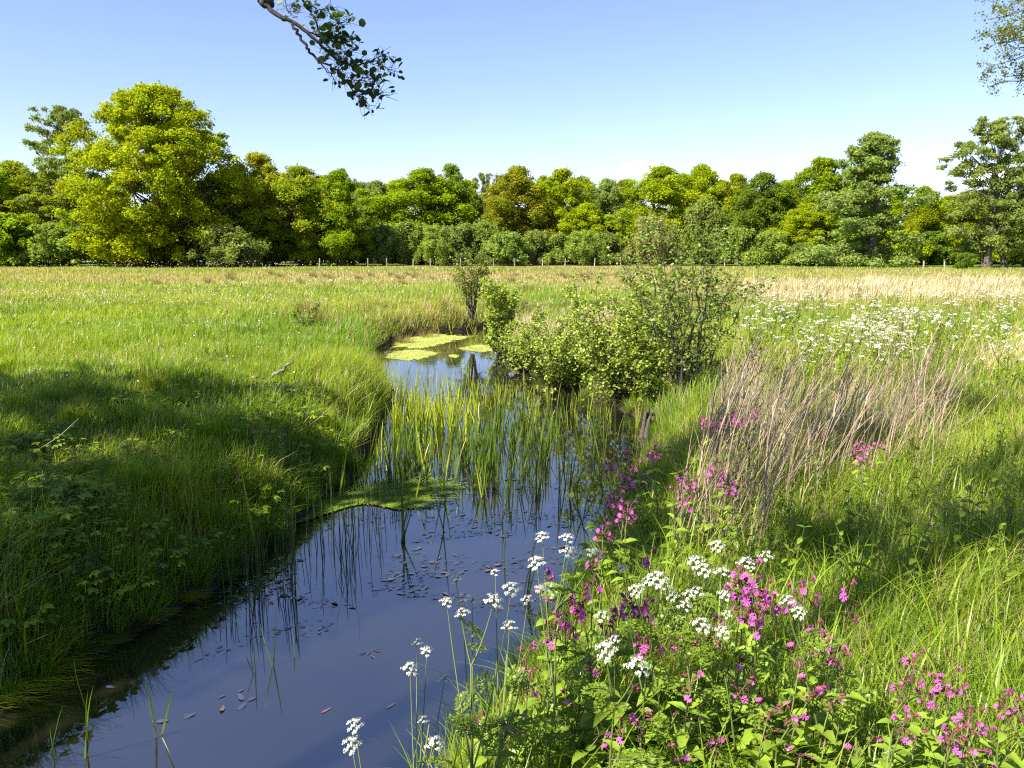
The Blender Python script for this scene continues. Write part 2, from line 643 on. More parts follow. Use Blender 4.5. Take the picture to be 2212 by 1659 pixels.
def stream_sd(x, y):
    x = np.asarray(x, float)
    y = np.asarray(y, float)
    best = np.full(x.shape, 1e9)
    inside = np.zeros(x.shape, bool)
    n = len(POLY)
    for i in range(n):
        ax, ay = POLY[i]
        bx, by = POLY[(i + 1) % n]
        dx, dy = bx - ax, by - ay
        t = np.clip(((x - ax) * dx + (y - ay) * dy) / (dx * dx + dy * dy + 1e-12), 0, 1)
        best = np.minimum(best, (x - ax - t * dx) ** 2 + (y - ay - t * dy) ** 2)
        cnd = (ay > y) != (by > y)
        if dy != 0:
            inside ^= cnd & (x < (by * ax - ay * bx + y * (bx - ax)) / (dy if abs(dy) > 1e-12 else 1e-12))
    d = np.sqrt(best)
    return np.where(inside, -d, d)


CLX = np.array([-16, -9, -5, -3.2, -1.7, -1.2, -0.9, -0.3, 0.4])
CLY = np.array([-23, -9, 0, 4.0, 7.0, 10.0, 14.0, 20.0, 30.0])


def is_left(x, y):
    return x < np.interp(y, CLY, CLX)


def height(x, y, d=None):
    x = np.asarray(x, float)
    y = np.asarray(y, float)
    if d is None:
        d = stream_sd(x, y)
    lf = is_left(x, y)
    bw = np.where(lf, 0.95, 0.9)
    top = np.where(lf, 0.70, 0.62) + 0.16 * (fbm(x, y, 5.0, 3) - 0.5) + 0.10 * (fbm(x, y, 1.3, 8) - 0.5)
    top = top + 0.10 * sstep(1.0, 4.0, d)
    top = top + np.where(lf, 0.34, 0.12) * (fbm(x, y, 1.25, 13) - 0.5) * sstep(.2, .9, d) * (1 - sstep(3, 7, d))
    far = sstep(25, 60, y)
    top = top * (1 - far) + (0.70 + 0.22 * (fbm(x, y, 22.0, 5) - 0.5)) * far
    out = top * sstep(-0.15, 1, d / bw) ** 0.75
    ins = -0.55 * sstep(-0.05, 1.0, -d) - 0.02
    return np.where(d > 0, out, ins)


def hz(x, y):
    return float(height(np.array([x]), np.array([y]))[0])


def axis(a, b, step, lo, hi, growth=1.16):
    m = list(np.arange(a, b + step * .5, step))
    s, v = step, m[-1]
    while v < hi:
        s *= growth
        v += s
        m.append(v)
    s, v = step, m[0]
    while v > lo:
        s *= growth
        v -= s
        m.insert(0, v)
    return np.array(m)


def meadow_tone(x, y):
    """living / dry mixture of the meadow: 0 fresh green, 1 straw brown"""
    far = sstep(22, 45, y)
    t = 0.10 + 0.95 * np.clip(fbm(x / 3.2, y, 7.5, 20) - 0.42, 0, 1) * 2.0 * (0.15 + far)
    # brown rushy band across the far meadow and beside the stream's far end
    t = t + 0.42 * sstep(48, 60, y) * (1 - sstep(84, 96, y)) * sstep(0.4, 0.62, fbm(x / 4, y, 9.0, 24))
    t = t + 0.5 * np.exp(-((x + 3) / 3.5) ** 2 - ((y - 28) / 3.0) ** 2)
    return np.clip(t, 0, 1)


GREEN_A = np.array([0.138, 0.238, 0.014])
GREEN_B = np.array([0.290, 0.340, 0.022])
STRAW = np.array([0.36, 0.28, 0.13])

xs = axis(-15, 15, 0.16, -900, 900)
ys = axis(1.5, 36, 0.16, -60, 1500)
X, Y = np.meshgrid(xs, ys)
D = stream_sd(X, Y)
Z = height(X, Y, D)
tone = meadow_tone(X, Y)[..., None]
gc = GREEN_A * 0.62 * (1 - tone) + STRAW * 0.6 * tone
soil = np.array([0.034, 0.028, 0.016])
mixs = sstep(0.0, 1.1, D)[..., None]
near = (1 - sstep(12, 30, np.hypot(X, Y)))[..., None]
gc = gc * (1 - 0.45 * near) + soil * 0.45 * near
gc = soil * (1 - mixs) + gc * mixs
mb = MB()
ny, nx = X.shape
idx = np.arange(nx * ny).reshape(ny, nx)
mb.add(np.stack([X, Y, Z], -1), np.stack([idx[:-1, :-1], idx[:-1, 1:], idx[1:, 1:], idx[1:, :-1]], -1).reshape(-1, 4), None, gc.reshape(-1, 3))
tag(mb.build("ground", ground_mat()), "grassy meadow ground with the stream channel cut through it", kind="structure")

mb = MB()
P2 = np.array([[-24, -26], [46, -26], [46, 56], [-24, 56]], float)
mb.add(np.array([[p[0], p[1], 0.0] for p in P2]), [[0, 1, 2, 3]], None)
tag(mb.build("water", water_mat()), "still dark stream water reflecting the blue sky", kind="structure")


# ------------------------------------------------------------------ far trees
def crown_mesh(name, H, Rr, base, npuff, pr, flat, leaf, nleaf, seed, prof=0, shell=0.5, updown=0.35, lean=(0, 0), top_thin=0.0):
    """returns (trunk mesh, crown mesh): limbs reach out to every clump of leaves"""
    g = np.random.default_rng(seed)
    t = g.random(npuff) ** 0.85
    ang = g.random(npuff) * 2 * math.pi
    if prof == 0:       # full dome
        env = np.sin(np.pi * np.clip(0.16 + 0.84 * t, 0, 1)) ** 0.55
    elif prof == 1:     # layered, narrow top and wide skirt
        env = (1 - t) ** 0.55 * (0.75 + 0.35 * np.sin(t * 17 + seed)) + 0.12
    elif prof == 2:     # airy umbrella
        env = 0.35 + 0.65 * np.sin(np.pi * np.clip(t, 0, 1)) ** 0.8
    else:               # bushy mound
        env = np.sqrt(np.clip(1 - t ** 2, 0, 1)) * 0.95 + 0.05
    lump = 1 + 0.22 * np.sin(ang * 3 + seed) * np.sin(t * 7 + seed * 2)
    rr = Rr * env * lump * g.random(npuff) ** .62
    prad = (pr[0] + (pr[1] - pr[0]) * g.random(npuff)) * (1 - 0.35 * t)
    rr = np.maximum(rr - prad * 0.5, 0)
    stray = g.random(npuff) < .14
    rr = np.where(stray, rr * 1.12 + .3, rr)
    prad = np.where(stray, prad * .62, prad)
    zc = base + t * (H - base)
    zc = np.minimum(zc, H - prad * flat * 0.9)
    C = np.stack([np.cos(ang) * rr + lean[0] * t, np.sin(ang) * rr + lean[1] * t, zc], -1)
    per = prad ** 2
    cnt = np.maximum((nleaf * per / per.sum()).astype(int), 5)
    pid = np.repeat(np.arange(npuff), cnt)
    n = len(pid)
    d = g.normal(size=(n, 3))
    d[:, 2] += 0.25
    d = nrm(d)
    r = prad[pid] * g.random(n) ** shell
    # ragged clumps: some directions reach farther
    rag = 1 + 0.3 * np.sin(d[:, 0] * 6 + pid) * np.sin(d[:, 1] * 5 + pid * 2) + 0.15 * g.normal(size=n)
    off = d * (r * rag)[:, None]
    off[:, 2] *= flat
    off[:, 2] -= 0.12 * (off[:, 0] ** 2 + off[:, 1] ** 2) / np.maximum(prad[pid], .1)
    P = C[pid] + off
    P[:, 2] = np.maximum(P[:, 2], 0.15 + 0.5 * g.random(n))
    nv = nrm(d * 0.55 + g.normal(size=(n, 3)) * 0.6 + np.array([-.12, -.2, updown]) * (g.random((n, 1)) < .8))
    var = (0.78 + 0.44 * g.random(npuff))[pid] * (0.75 + 0.5 * g.random(n))
    hue = 0.12 * (g.random(npuff)[pid] - 0.5) + 0.10 * (g.random(n) - 0.5)
    c = np.stack([var * (1 + hue), var, var * (1 - hue)], -1)
    m1 = MB()
    add_cards(m1, P, nv, leaf * (0.6 + 0.8 * g.random(n)), c)
    crown = m1.mesh(name + "_crown", M_TREE)
    m2 = MB()
    tr = H * 0.022 + 0.05
    hh = np.linspace(0, 1, 8)
    top = base + (H - base) * 0.72
    wob = np.cumsum(g.normal(size=(8, 2)) * Rr * 0.022, 0)
    trunk = np.stack([wob[:, 0] + lean[0] * hh * 0.6, wob[:, 1] + lean[1] * hh * 0.6, hh * top - 0.1], -1)
    add_tube(m2, trunk, tr * (1.25 - 1.05 * hh) * np.where(hh == 0, 1.35, 1), 8)
    for i in range(0, npuff, 3 if npuff > 100 else 1):
        zs = max(0.25 * H * .5, C[i, 2] - 0.75 * np.hypot(C[i, 0], C[i, 1]) - 0.4)
        zs = min(zs, top * 0.96)
        b = np.array([np.interp(zs, trunk[:, 2], trunk[:, 0]), np.interp(zs, trunk[:, 2], trunk[:, 1]), zs])
        mid = (b * .35 + C[i] * .65) + np.array([0, 0, -0.10 * Rr]) + g.normal(size=3) * 0.05 * Rr
        pts = bez(b, mid, C[i], 4)
        ln = np.linalg.norm(C[i] - b)
        r0 = min(tr * 0.4, 0.009 * ln + 0.02)
        add_tube(m2, pts, np.linspace(r0, r0 * 0.3, 4), 4)
    return m2.mesh(name + "_trunk", M_BARK), crown


TREES = {}
TREES['oak'] = (crown_mesh("old_oak", 22, 10.5, 0.6, 560, (0.8, 2.0), 0.72, 0.145, 165000, 3, 0), 22, 10.5)
for i, s in enumerate((21, 22, 23, 24)):
    TREES['broad%d' % i] = (crown_mesh("broad", 18, 6.2, 1.4, 190, (0.8, 1.9), 0.82, 0.155, 54000, s, 0), 18, 6.2)
TREES['alder0'] = (crown_mesh("alder", 19, 8.2, 0.6, 240, (0.9, 1.8), 0.5, 0.17, 48000, 31, 1), 19, 8.2)
TREES['alder1'] = (crown_mesh("alder", 20, 8.0, 1.6, 190, (0.8, 1.7), 0.48, 0.16, 34000, 32, 2), 20, 8.0)
TREES['alder2'] = (crown_mesh("alder", 20, 7.0, 3.0, 110, (0.9, 1.7), 0.45, 0.17, 13000, 33, 2), 20, 7.0)
TREES['bush0'] = (crown_mesh("bush", 6, 4.0, 0.5, 80, (0.6, 1.4), 0.9, 0.17, 13000, 41, 3), 6, 4.0)
TREES['bush1'] = (crown_mesh("bush", 6, 3.6, 0.5, 80, (0.5, 1.2), 1.2, 0.16, 13000, 42, 3), 6, 3.6)
TREES['bush2'] = (crown_mesh("bush", 6, 3.6, 0.6, 120, (0.4, 0.95), 1.5, 0.12, 15000, 43, 3), 6, 3.6)

OAKY = (0.285, 0.340, 0.012)
FRESH = (0.230, 0.305, 0.014)
DEEP = (0.165, 0.230, 0.026)
GREY = (0.215, 0.270, 0.066)
BRONZE = (0.270, 0.275, 0.022)
PALE = (0.27, 0.31, 0.085)
MID = (0.265, 0.305, 0.018)
HEDGE = (0.245, 0.315, 0.065)


def jit(c, a=0.10):
    f = 1 + a * (random.random() * 2 - 1)
    h = 0.3 * a * (random.random() * 2 - 1)
    return tuple(max(0.004, q * f * k) for q, k in zip(c, (1 + h, 1, 1 - h)))


def place_tree(u, vtop, wpx, D, kind, tint, label, cat="tree", name=None, group=None, wy=None, rz=None):
    (tm, cm), H0, R0 = TREES[kind]
    p = at(np.array(u, float), np.array(575.0), np.array(float(D)))
    x, y = p[0], p[1]
    z0 = hz(x, y)
    ztop = EYE[2] + D * (-(vtop - 829.5) / FPX * CT - ST)
    s = (ztop - z0) / H0
    w = wpx / FPX * D / (2 * R0) * (1.28 if kind[:3] == 'bro' else 1.08)
    nm = name or {'o': 'oak_tree', 'b': 'broadleaf_tree', 'a': 'alder_tree'}[kind[0]]
    if kind.startswith('bush') and name is None:
        nm = 'bush'
    e = empty(nm, (x, y, z0 - 0.05), random.random() * 6.28 if rz is None else rz, (w, wy or w, s))
    tag(e, label, cat, group)
    a = link("trunk", tm, e)
    c = link("crown", cm, e)
    c.color = (*jit(tint), 1)
    return e


G_BACK = "woodland trees behind the front row"
TL = [
    # far left
    (-40, 345, 190, 116, 'broad0', FRESH, "bright green broadleaf tree at the left end of the tree line"),
    (45, 352, 150, 122, 'broad1', MID, "rounded green broadleaf tree between the left end and the feathery alder"),
    (160, 240, 200, 117, 'alder1', GREY, "feathery grey-green alder leaning out left of the big oak"),
    (130, 372, 210, 116, 'alder1', MID, "loose olive-green alder in front of the feathery alder beside the oak"),
    (358, 199, 372, 111, 'oak', (0.290, 0.330, 0.012), "huge round-crowned yellow-green oak, tallest tree of the meadow edge"),
    # left centre
    (565, 335, 150, 122, 'broad2', BRONZE, "bronze-green tree directly right of the big oak"),
    (500, 385, 130, 117, 'broad3', GREY, "shaded grey-green tree pressed against the right side of the big oak"),
    (655, 362, 150, 119, 'broad0', MID, "yellow-green tree right of the bronze-green one beside the oak"),
    (735, 372, 130, 119, 'broad1', FRESH, "dark-trunked green tree at the left end of the alder hedge"),
    (820, 392, 110, 138, 'broad3', GREY, "soft grey-green tree just left of the bright green oak behind the hedge"),
    (745, 368, 70, 150, 'broad2', DEEP, "dark green treetop peeping over the trees right of the big oak"),
    (915, 368, 180, 136, 'broad0', FRESH, "broad bright green oak behind the left half of the hedge"),
    (975, 358, 100, 141, 'broad2', DEEP, "darker green treetop rising behind the bright green oak over the hedge"),
    (1045, 376, 80, 146, 'alder1', PALE, "pale thin birch-like tree between the bright oak and the bronze oak"),
    (1115, 363, 142, 134, 'broad1', BRONZE, "bronze-brown oak standing behind the middle of the hedge"),
    (1212, 368, 135, 137, 'broad2', OAKY, "yellow-green oak immediately right of the bronze-brown oak"),
    (1305, 388, 95, 142, 'broad3', GREY, "grey-green tree between two yellow-green oaks under the small cloud"),
    (1265, 440, 110, 132, 'broad1', OAKY, "low yellow-green tree just above the right half of the hedge"),
    (1425, 362, 160, 137, 'broad0', OAKY, "wide yellow-green oak behind the pale willow bush"),
    (1510, 360, 130, 141, 'broad1', OAKY, "yellow-green oak behind the grey-green willow, right of the wide one"),
    (1580, 378, 100, 138, 'broad2', MID, "olive tree left of the deep green oak"),
    (1640, 375, 125, 131, 'broad3', DEEP, "deep green oak in the right half of the tree line"),
    (1760, 345, 155, 127, 'broad2', FRESH, "tall bright green oak left of the big layered alder"),
    (1740, 440, 120, 121, 'broad0', OAKY, "lower yellow-green tree in front of the tall bright oak by the layered alder"),
    (1868, 292, 265, 109, 'alder0', GREY, "big layered alder with a narrow top and a skirt sweeping to the meadow"),
    (1985, 405, 110, 132, 'broad1', OAKY, "yellow-green tree in the gap between the two tall alders"),
    (2130, 262, 240, 105, 'alder1', GREY, "spreading grey-green alder with bare lower trunk near the right edge"),
    (2225, 285, 220, 109, 'alder2', GREY, "feathery alder at the right end beside the spreading alder"),
    (2080, 420, 170, 138, 'broad0', MID, "olive tree seen through the spreading alder on the right"),
    (2200, 430, 170, 138, 'broad3', FRESH, "green tree behind the feathery alder at the right end"),
]
for r_ in TL:
    place_tree(*r_)
for (u, vt, w, D_, k, tn) in [(-120, 370, 200, 130, 'broad2', MID), (20, 380, 160, 140, 'broad3', FRESH), (110, 385, 160, 140, 'broad0', MID),
                               (480, 380, 160, 140, 'broad1', MID), (600, 375, 130, 145, 'broad0', MID), (690, 385, 140, 145, 'broad3', FRESH),
                               (780, 395, 110, 150, 'broad0', GREY), (860, 392, 120, 155, 'broad1', MID), (1010, 392, 110, 158, 'broad2', FRESH),
                               (1085, 385, 90, 158, 'broad0', GREY), (1170, 385, 110, 158, 'broad3', MID), (1255, 385, 110, 158, 'broad1', GREY),
                               (1350, 390, 100, 160, 'broad2', MID), (1470, 378, 120, 160, 'broad3', OAKY), (1550, 392, 100, 160, 'broad0', FRESH),
                               (1690, 392, 110, 152, 'broad1', FRESH), (1820, 400, 130, 150, 'broad3', MID), (1920, 420, 120, 150, 'broad2', FRESH),
                               (2040, 425, 120, 152, 'broad1', MID), (2140, 430, 130, 152, 'broad2', MID), (2250, 430, 130, 150, 'broad0', MID), (2340, 400, 200, 130, 'broad1', MID), (-220, 370, 200, 130, 'broad1', MID)]:
    place_tree(u, vt, w, D_, k, tn, "green woodland tree whose crown fills the back of the tree line", group=G_BACK)
# second storey of the wood: low shaded trees filling between trunks
for i in range(34):
    u = -150 + i * 73 + random.uniform(-15, 15)
    place_tree(u, random.uniform(455, 500), random.uniform(110, 160), random.uniform(142, 165), random.choice(['bush0', 'bush1']), random.choice([DEEP, HEDGE, MID]),
               "leafy understorey bush in the shade behind the trunks of the tree line", "bush", "understorey_bush", "understorey bushes of the wood")

BL = [
    (20, 462, 190, 110, 'bush0', FRESH, "rounded bright green bush at the far left foot of the tree line"),
    (130, 480, 150, 109, 'bush1', HEDGE, "dusky green bush left of the yellow bush under the oak"),
    (300, 452, 195, 106, 'bush0', (0.33, 0.37, 0.006), "bright yellow-green bush at the foot of the big oak"),
    (490, 488, 165, 107, 'bush2', PALE, "pale grey-green bush at the right foot of the big oak"),
    (425, 500, 130, 112, 'bush0', DEEP, "shaded dark green bush under the right side of the oak"),
    (590, 470, 120, 122, 'bush0', DEEP, "dark bush below the bronze-green tree beside the oak"),
    (680, 480, 120, 122, 'bush1', MID, "dim green bush under the trees left of the hedge"),
    (760, 490, 90, 124, 'bush0', MID, "green bush against the left end of the hedge"),
    (1408, 466, 132, 118, 'bush2', (0.30, 0.32, 0.12), "rounded pale silvery willow bush behind the tall alder sapling"),
    (1520, 434, 125, 123, 'bush2', GREY, "tall grey-green willow bush right of the silvery one"),
    (1600, 490, 85, 118, 'bush1', HEDGE, "low grey-green bush right of the tall willow bush"),
    (1660, 500, 85, 116, 'bush1', HEDGE, "rounded green bush below the deep green oak"),
    (1725, 525, 60, 114, 'bush0', GREY, "small bush at the left skirt of the layered alder"),
    (2085, 545, 48, 98, 'bush1', DEEP, "small dark bush left of the two alder trunks near the right edge"),
    (2010, 500, 110, 128, 'bush0', DEEP, "shaded bush in the dark gap between the two tall alders"),
    (2190, 490, 120, 124, 'bush0', MID, "green bush behind the alder trunks at the right edge"),
    (1945, 495, 100, 126, 'bush1', OAKY, "yellow-green bush at the right skirt of the layered alder"),
]
for r_ in BL:
    place_tree(*r_, cat="bush")
hl = [(828, 486, 85), (885, 478, 95), (945, 486, 85), (1005, 482, 90), (1050, 478, 85), (1100, 500, 85), (1155, 498, 85), (1210, 504, 80), (1262, 498, 85), (1310, 502, 80)]
for i, (u, vt, w) in enumerate(hl):
    wh = ["leftmost", "second", "third", "fourth", "fifth", "sixth", "seventh", "eighth", "ninth", "rightmost"][i]
    place_tree(u, vt, w * 1.25, 124 + 3 * math.sin(i * 2.2), 'bush1' if i % 2 else 'bush2', HEDGE if i % 3 else GREY,
               "%s alder bush of the low hedge behind the meadow%s" % (wh, "" if i in (0, 9) else ", counted from left"), "bush", "hedge_bush", "alder bushes of the far hedge")

# second trunk of the right-hand alder, and its bare pale stem
for (u, D_, ln, tw, lab) in ((2168, 105, 7.5, 0.5, "dark leaning alder trunk right of the bare one near the right edge"),):
    p = at(np.array(u, float), np.array(578.0), np.array(float(D_)))
    mb = MB()
    add_tube(mb, crom([(0, 0, -0.2), (0.1, 0, 1.5), (0.6, 0.1, 3.2), (0.5, 0, 5.5), (1.0, 0.2, 9.0)], 4), np.linspace(0.42, 0.16, 17), 8)
    add_tube(mb, crom([(0, 0.1, 0.4), (-0.5, 0.1, 1.6), (-1.3, 0, 3.2), (-1.4, 0, 5.2)], 4), np.linspace(0.22, 0.08, 13), 6)
    e = empty("alder_tree", (p[0], p[1], hz(p[0], p[1])))
    tag(e, lab, "tree")
    mb.build("trunk", M_BARK, e)
    c = link("crown", TREES['alder2'][0][1], e)
    c.scale = (0.55, 0.55, 0.9)
    c.color = (*GREY, 1)

# fence posts at the far side of the meadow
mb = MB()
s_ = 0.065
mb.add([(-s_, -s_, -.2), (s_, -s_, -.2), (s_, s_, -.2), (-s_, s_, -.2), (-s_, -s_, 1.1), (s_, -s_, 1.1), (s_ * .9, s_, 1.17), (-s_ * .9, s_, 1.17)],
       [[0, 1, 5, 4], [1, 2, 6, 5], [2, 3, 7, 6], [3, 0, 4, 7], [4, 5, 6, 7]])
pm = mb.mesh("fence_post", M_POST, smooth=False)
for i, u in enumerate([690, 795, 835, 892, 930, 995, 1066, 1112, 1172, 1220, 1284, 1340, 1400, 1565, 1640, 1732, 1792, 1995, 2040]):
    D_ = 112 + (i % 3) * 2.0
    p = at(np.array(u, float), np.array(575.0), np.array(D_))
    if u > 1990:
        p = at(np.array(u, float), np.array(575.0), np.array(88.0))
    o = link("fence_post", pm)
    o.location = (p[0], p[1], hz(p[0], p[1]))
    o.rotation_euler = (random.uniform(-.06, .06), random.uniform(-.07, .07), random.uniform(0, 3))
    tag(o, "weathered grey wooden fence post at the far edge of the meadow", "fence post", "fence posts along the far meadow edge")


# ------------------------------------------------------------------ trees beside the camera: they shade the foreground
def limb_tree(name, base, trunk_top, limbs, label, nleaf, leaf, seed, tint, trunk_r=0.28, group=None):
    g = np.random.default_rng(seed)
    e = empty(name, (0, 0, 0))
    tag(e, label, "tree", group)
    mb = MB()
    b = np.array([base[0], base[1], hz(base[0], base[1]) - 0.2])
    tt = np.array(trunk_top, float)
    tr = bez(b, (b + tt) / 2 + g.normal(size=3) * 0.25, tt, 9)
    add_tube(mb, tr, np.linspace(trunk_r, trunk_r * 0.35, 9), 10)
    Ps, rs = [], []
    for (cx, cy_, cz, rx, rz_, w) in limbs:
        cc = np.array([cx, cy_, cz])
        zs = min(max(b[2] + 1.5, cz - 0.7 * np.hypot(cx - b[0], cy_ - b[1])), tt[2] * 0.95)
        f = np.clip((zs - b[2]) / (tt[2] - b[2]), 0, 1)
        st = tr[int(round(f * 8))]
        pts = bez(st, (st + cc) / 2 + np.array([0, 0, 0.4]), cc, 7)
        add_tube(mb, pts, np.linspace(min(trunk_r * .5, 0.03 + 0.012 * np.linalg.norm(cc - st)), 0.02, 7), 6)
        k = 5 + int(rx * 3)
        for j in range(k):
            d = nrm(g.normal(size=3)) * np.array([rx, rx, rz_]) * g.random() ** 0.4
            q = cc + d
            add_tube(mb, bez(pts[4], (pts[5] + q) / 2, q, 4), np.linspace(0.025, 0.006, 4), 4)
            Ps.append(q)
            rs.append(0.45 + 0.35 * rx * g.random())
    Ps = np.array(Ps)
    rs = np.array(rs)
    pid = g.integers(0, len(Ps), nleaf)
    d = nrm(g.normal(size=(nleaf, 3)))
    P = Ps[pid] + d * (rs[pid] * g.random(nleaf) ** 0.5)[:, None] * np.array([1, 1, 0.7])
    nv = nrm(g.normal(size=(nleaf, 3)) * 0.6 + np.array([0, 0, .7]))
    var = 0.8 + 0.4 * g.random((nleaf, 1))
    mc = MB()
    add_cards(mc, P, nv, leaf * (0.7 + 0.6 * g.random(nleaf)), np.repeat(var, 3, 1), 0.75)
    mb.build("trunk", M_BARK, e)
    c = mc.build("crown", M_TREE, e)
    c.color = (*tint, 1)
    return e


SX, SY = 0.80 / math.tan(SUN_EL), 0.60 / math.tan(SUN_EL)     # ground shift of a shadow per metre of height


def above(gx, gy, z, gz=0.5):
    return gx - SX * (z - gz), gy - SY * (z - gz)


limbs = []
for (gx, gy, z, rx) in [(-9.0, 12.2, 9.5, 1.5), (-6.8, 12.6, 8.4, 1.2), (-4.9, 12.0, 7.2, 1.1), (-10.5, 10.0, 10.5, 1.6), (-7.6, 10.0, 9.0, 1.4), (-5.2, 9.4, 8.2, 1.3),
                        (-3.5, 9.6, 8.8, 1.1), (-8.6, 7.6, 10.0, 1.5), (-6.3, 7.4, 11.0, 1.4), (-4.4, 7.3, 9.0, 1.3), (-3.1, 7.6, 10.0, 1.0),
                        (-5.2, 5.4, 11.0, 1.3), (-7.5, 5.2, 11.0, 1.4), (-3.6, 5.6, 10.4, 1.1), (-2.3, 6.6, 9.4, 0.8), (-12.5, 12.0, 10.0, 1.5), (-13, 9, 11, 1.6), (-11, 6.5, 11.5, 1.5),
                        (-3.9, 11.4, 7.8, 1.0), (-2.4, 9.2, 9.0, .8), (-6.0, 11.0, 8.0, 1.2), (-8.0, 11.2, 8.8, 1.3)]:
    x_, y_ = above(gx, gy, z)
    limbs.append((x_, y_, z, rx, rx * .6, 1))
limbs.append((-5.0, 3.8, 9.0, 1.0, .6, 1))
limbs.append((-5.9, 3.0, 9.4, .9, .6, 1))
T1 = limb_tree("alder_tree", (-13.5, 2.5), (-12.6, 2.9, 10.5), limbs, "alder whose leafy branch with dark cones hangs into the top of the view", 23000, 0.085, 5, (0.07, 0.11, 0.02))
limbs_ = None
limbs = []
for (gx, gy, z, rx) in [(-3.3, 5.2, 9.0, 1.0), (-2.2, 6.6, 9.5, 0.7), (-4.4, 4.0, 9.5, 1.1), (-4.2, 2.6, 10.0, 1.1), (-1.4, 8.2, 8.5, 0.6),
                        (2.6, 5.9, 9.0, 0.3), (3.9, 5.9, 9.6, 0.3), (5.0, 6.9, 10, 0.6), (1.1, 6.4, 8.8, .6), (1.5, 7.7, 9.0, .6), (7.0, 11.6, 9.5, .8), (8.6, 11.0, 9.8, .8), (2.6, 9.0, 9.2, 0.5), (4.2, 9.4, 9.6, 0.5)]:
    x_, y_ = above(gx, gy, z)
    limbs.append((x_, y_, z, rx, rx * .6, 1))
limb_tree("alder_tree", (-9.0, -4.5), (-8.2, -3.2, 10.0), limbs, "second alder out on the left bank shading the near water", 4600, 0.085, 6, (0.07, 0.11, 0.02))

# the branch that hangs into the picture: limb of T1
DB = 6.5


def bp(x, y, dd=0.0):
    return at(np.array((900 + x / 2.765) / 1.8517), np.array((y / 2.765) / 1.8517), np.array(DB + dd))


BR = [([(380, 0), (440, 55), (590, 170), (740, 245), (900, 350), (1010, 460), (1110, 540), (1210, 640), (1360, 700), (1500, 710)], 0.023, 0.006, 0.0),
      ([(740, 245), (800, 370), (900, 500), (940, 590), (1010, 650), (1060, 680), (1150, 720), (1230, 780), (1330, 880), (1400, 1000), (1450, 1070), (1510, 1140), (1600, 1180)], 0.013, 0.003, -0.25),
      ([(1060, 680), (1110, 770), (1190, 840), (1220, 900), (1290, 940)], 0.006, 0.002, -0.4),
      ([(850, -20), (910, 90), (1000, 210), (1030, 320), (1060, 430), (1130, 500), (1200, 600), (1290, 660)], 0.011, 0.004, 0.35),
      ([(1360, 700), (1430, 800), (1500, 850), (1620, 880), (1690, 860)], 0.006, 0.002, -0.15),
      ([(1500, 710), (1620, 690), (1720, 720), (1800, 760), (1900, 785)], 0.006, 0.002, 0.1),
      ([(1620, 690), (1700, 640), (1760, 590)], 0.004, 0.002, 0.15),
      ([(1400, 940), (1500, 1000), (1600, 1010), (1700, 1030), (1790, 1060)], 0.005, 0.002, -0.35),
      ([(660, -30), (690, 110), (740, 140), (800, 140)], 0.004, 0.002, 0.3),
      ([(910, 350), (1040, 400), (1150, 410), (1250, 450), (1330, 500)], 0.007, 0.002, 0.2),
      ([(1060, 430), (1150, 330), (1240, 260), (1330, 250)], 0.005, 0.002, 0.4),
      ([(900, 60), (1000, 90), (1110, 110), (1230, 80)], 0.005, 0.002, 0.45),
      ([(1060, 660), (1120, 640), (1180, 660)], 0.004, 0.002, -0.2),
      ([(1150, 410), (1270, 420), (1390, 440)], 0.004, 0.002, 0.3),
      ([(1290, 660), (1360, 560), (1400, 500)], 0.004, 0.002, 0.2),
      ([(1330, 880), (1440, 880), (1540, 900), (1620, 960)], 0.005, 0.002, -0.2)]
bmb = MB()
start = bp(380, 0)
mainpts = crom([np.array([-11.8, 3.6, 7.2]), np.array([-7.5, 5.0, 7.4]), np.array([-4.4, 6.0, 6.3]), np.array(bp(250, -160)), start], 4)
add_tube(bmb, mainpts, np.linspace(0.075, 0.023, len(mainpts)), 7)
add_tube(bmb, crom([np.array([-4.4, 6.0, 6.3]), np.array(bp(500, -200, .3)), np.array(bp(700, -90, .35)), np.array(bp(850, -20, .35))], 4), np.linspace(0.03, 0.011, 13), 6)
add_tube(bmb, bez(bp(500, -200, .3), bp(600, -120, .3), bp(660, -30, .3), 5), np.linspace(0.014, 0.004, 5), 5)
tips = []
for (pl, r0, r1, dd) in BR:
    n = len(pl)
    pts = [bp(x, y, dd * min(1, i / max(1, n - 1) * 1.5) if pl[0] != (850, -20) and pl[0] != (660, -30) else dd) for i, (x, y) in enumerate(pl)]
    sm = crom(pts, 4)
    sm[1:-1] += rng.normal(size=(len(sm) - 2, 3)) * 0.006
    add_tube(bmb, sm, np.linspace(r0, r1, len(sm)), 6)
    tips.append(sm)
leafspots = []
for ti, sm in enumerate(tips):
    if ti == 0:
        rngi = range(22, len(sm))
    elif ti == 1:
        rngi = range(26, len(sm))
    elif ti == 3:
        rngi = range(6, len(sm))
    else:
        rngi = range(1, len(sm))
    for i in rngi:
        for k in range(4 if ti in (0, 3, 9, 10, 11, 13, 14, 15, 4) else 3):
            if random.random() < (0.35 if ti in (2, 12) else 0.85):
                base_ = sm[i] + rng.normal(size=3) * 0.012
                dv = nrm(np.array([random.uniform(-.4, 1), random.uniform(-.8, .8), random.uniform(-.5, .7)]))
                q = base_ + dv * random.uniform(0.03, 0.12)
                add_tube(bmb, [base_, (base_ + q) / 2 + rng.normal(size=3) * .008, q], [0.0022, 0.0017, 0.0014], 3)
                leafspots.append((q, dv))
branch = bmb.build("branch", M_SHADETWIG, T1)
branch['label'] = "leafy alder branch with dark cones hanging against the sky"
lm = []
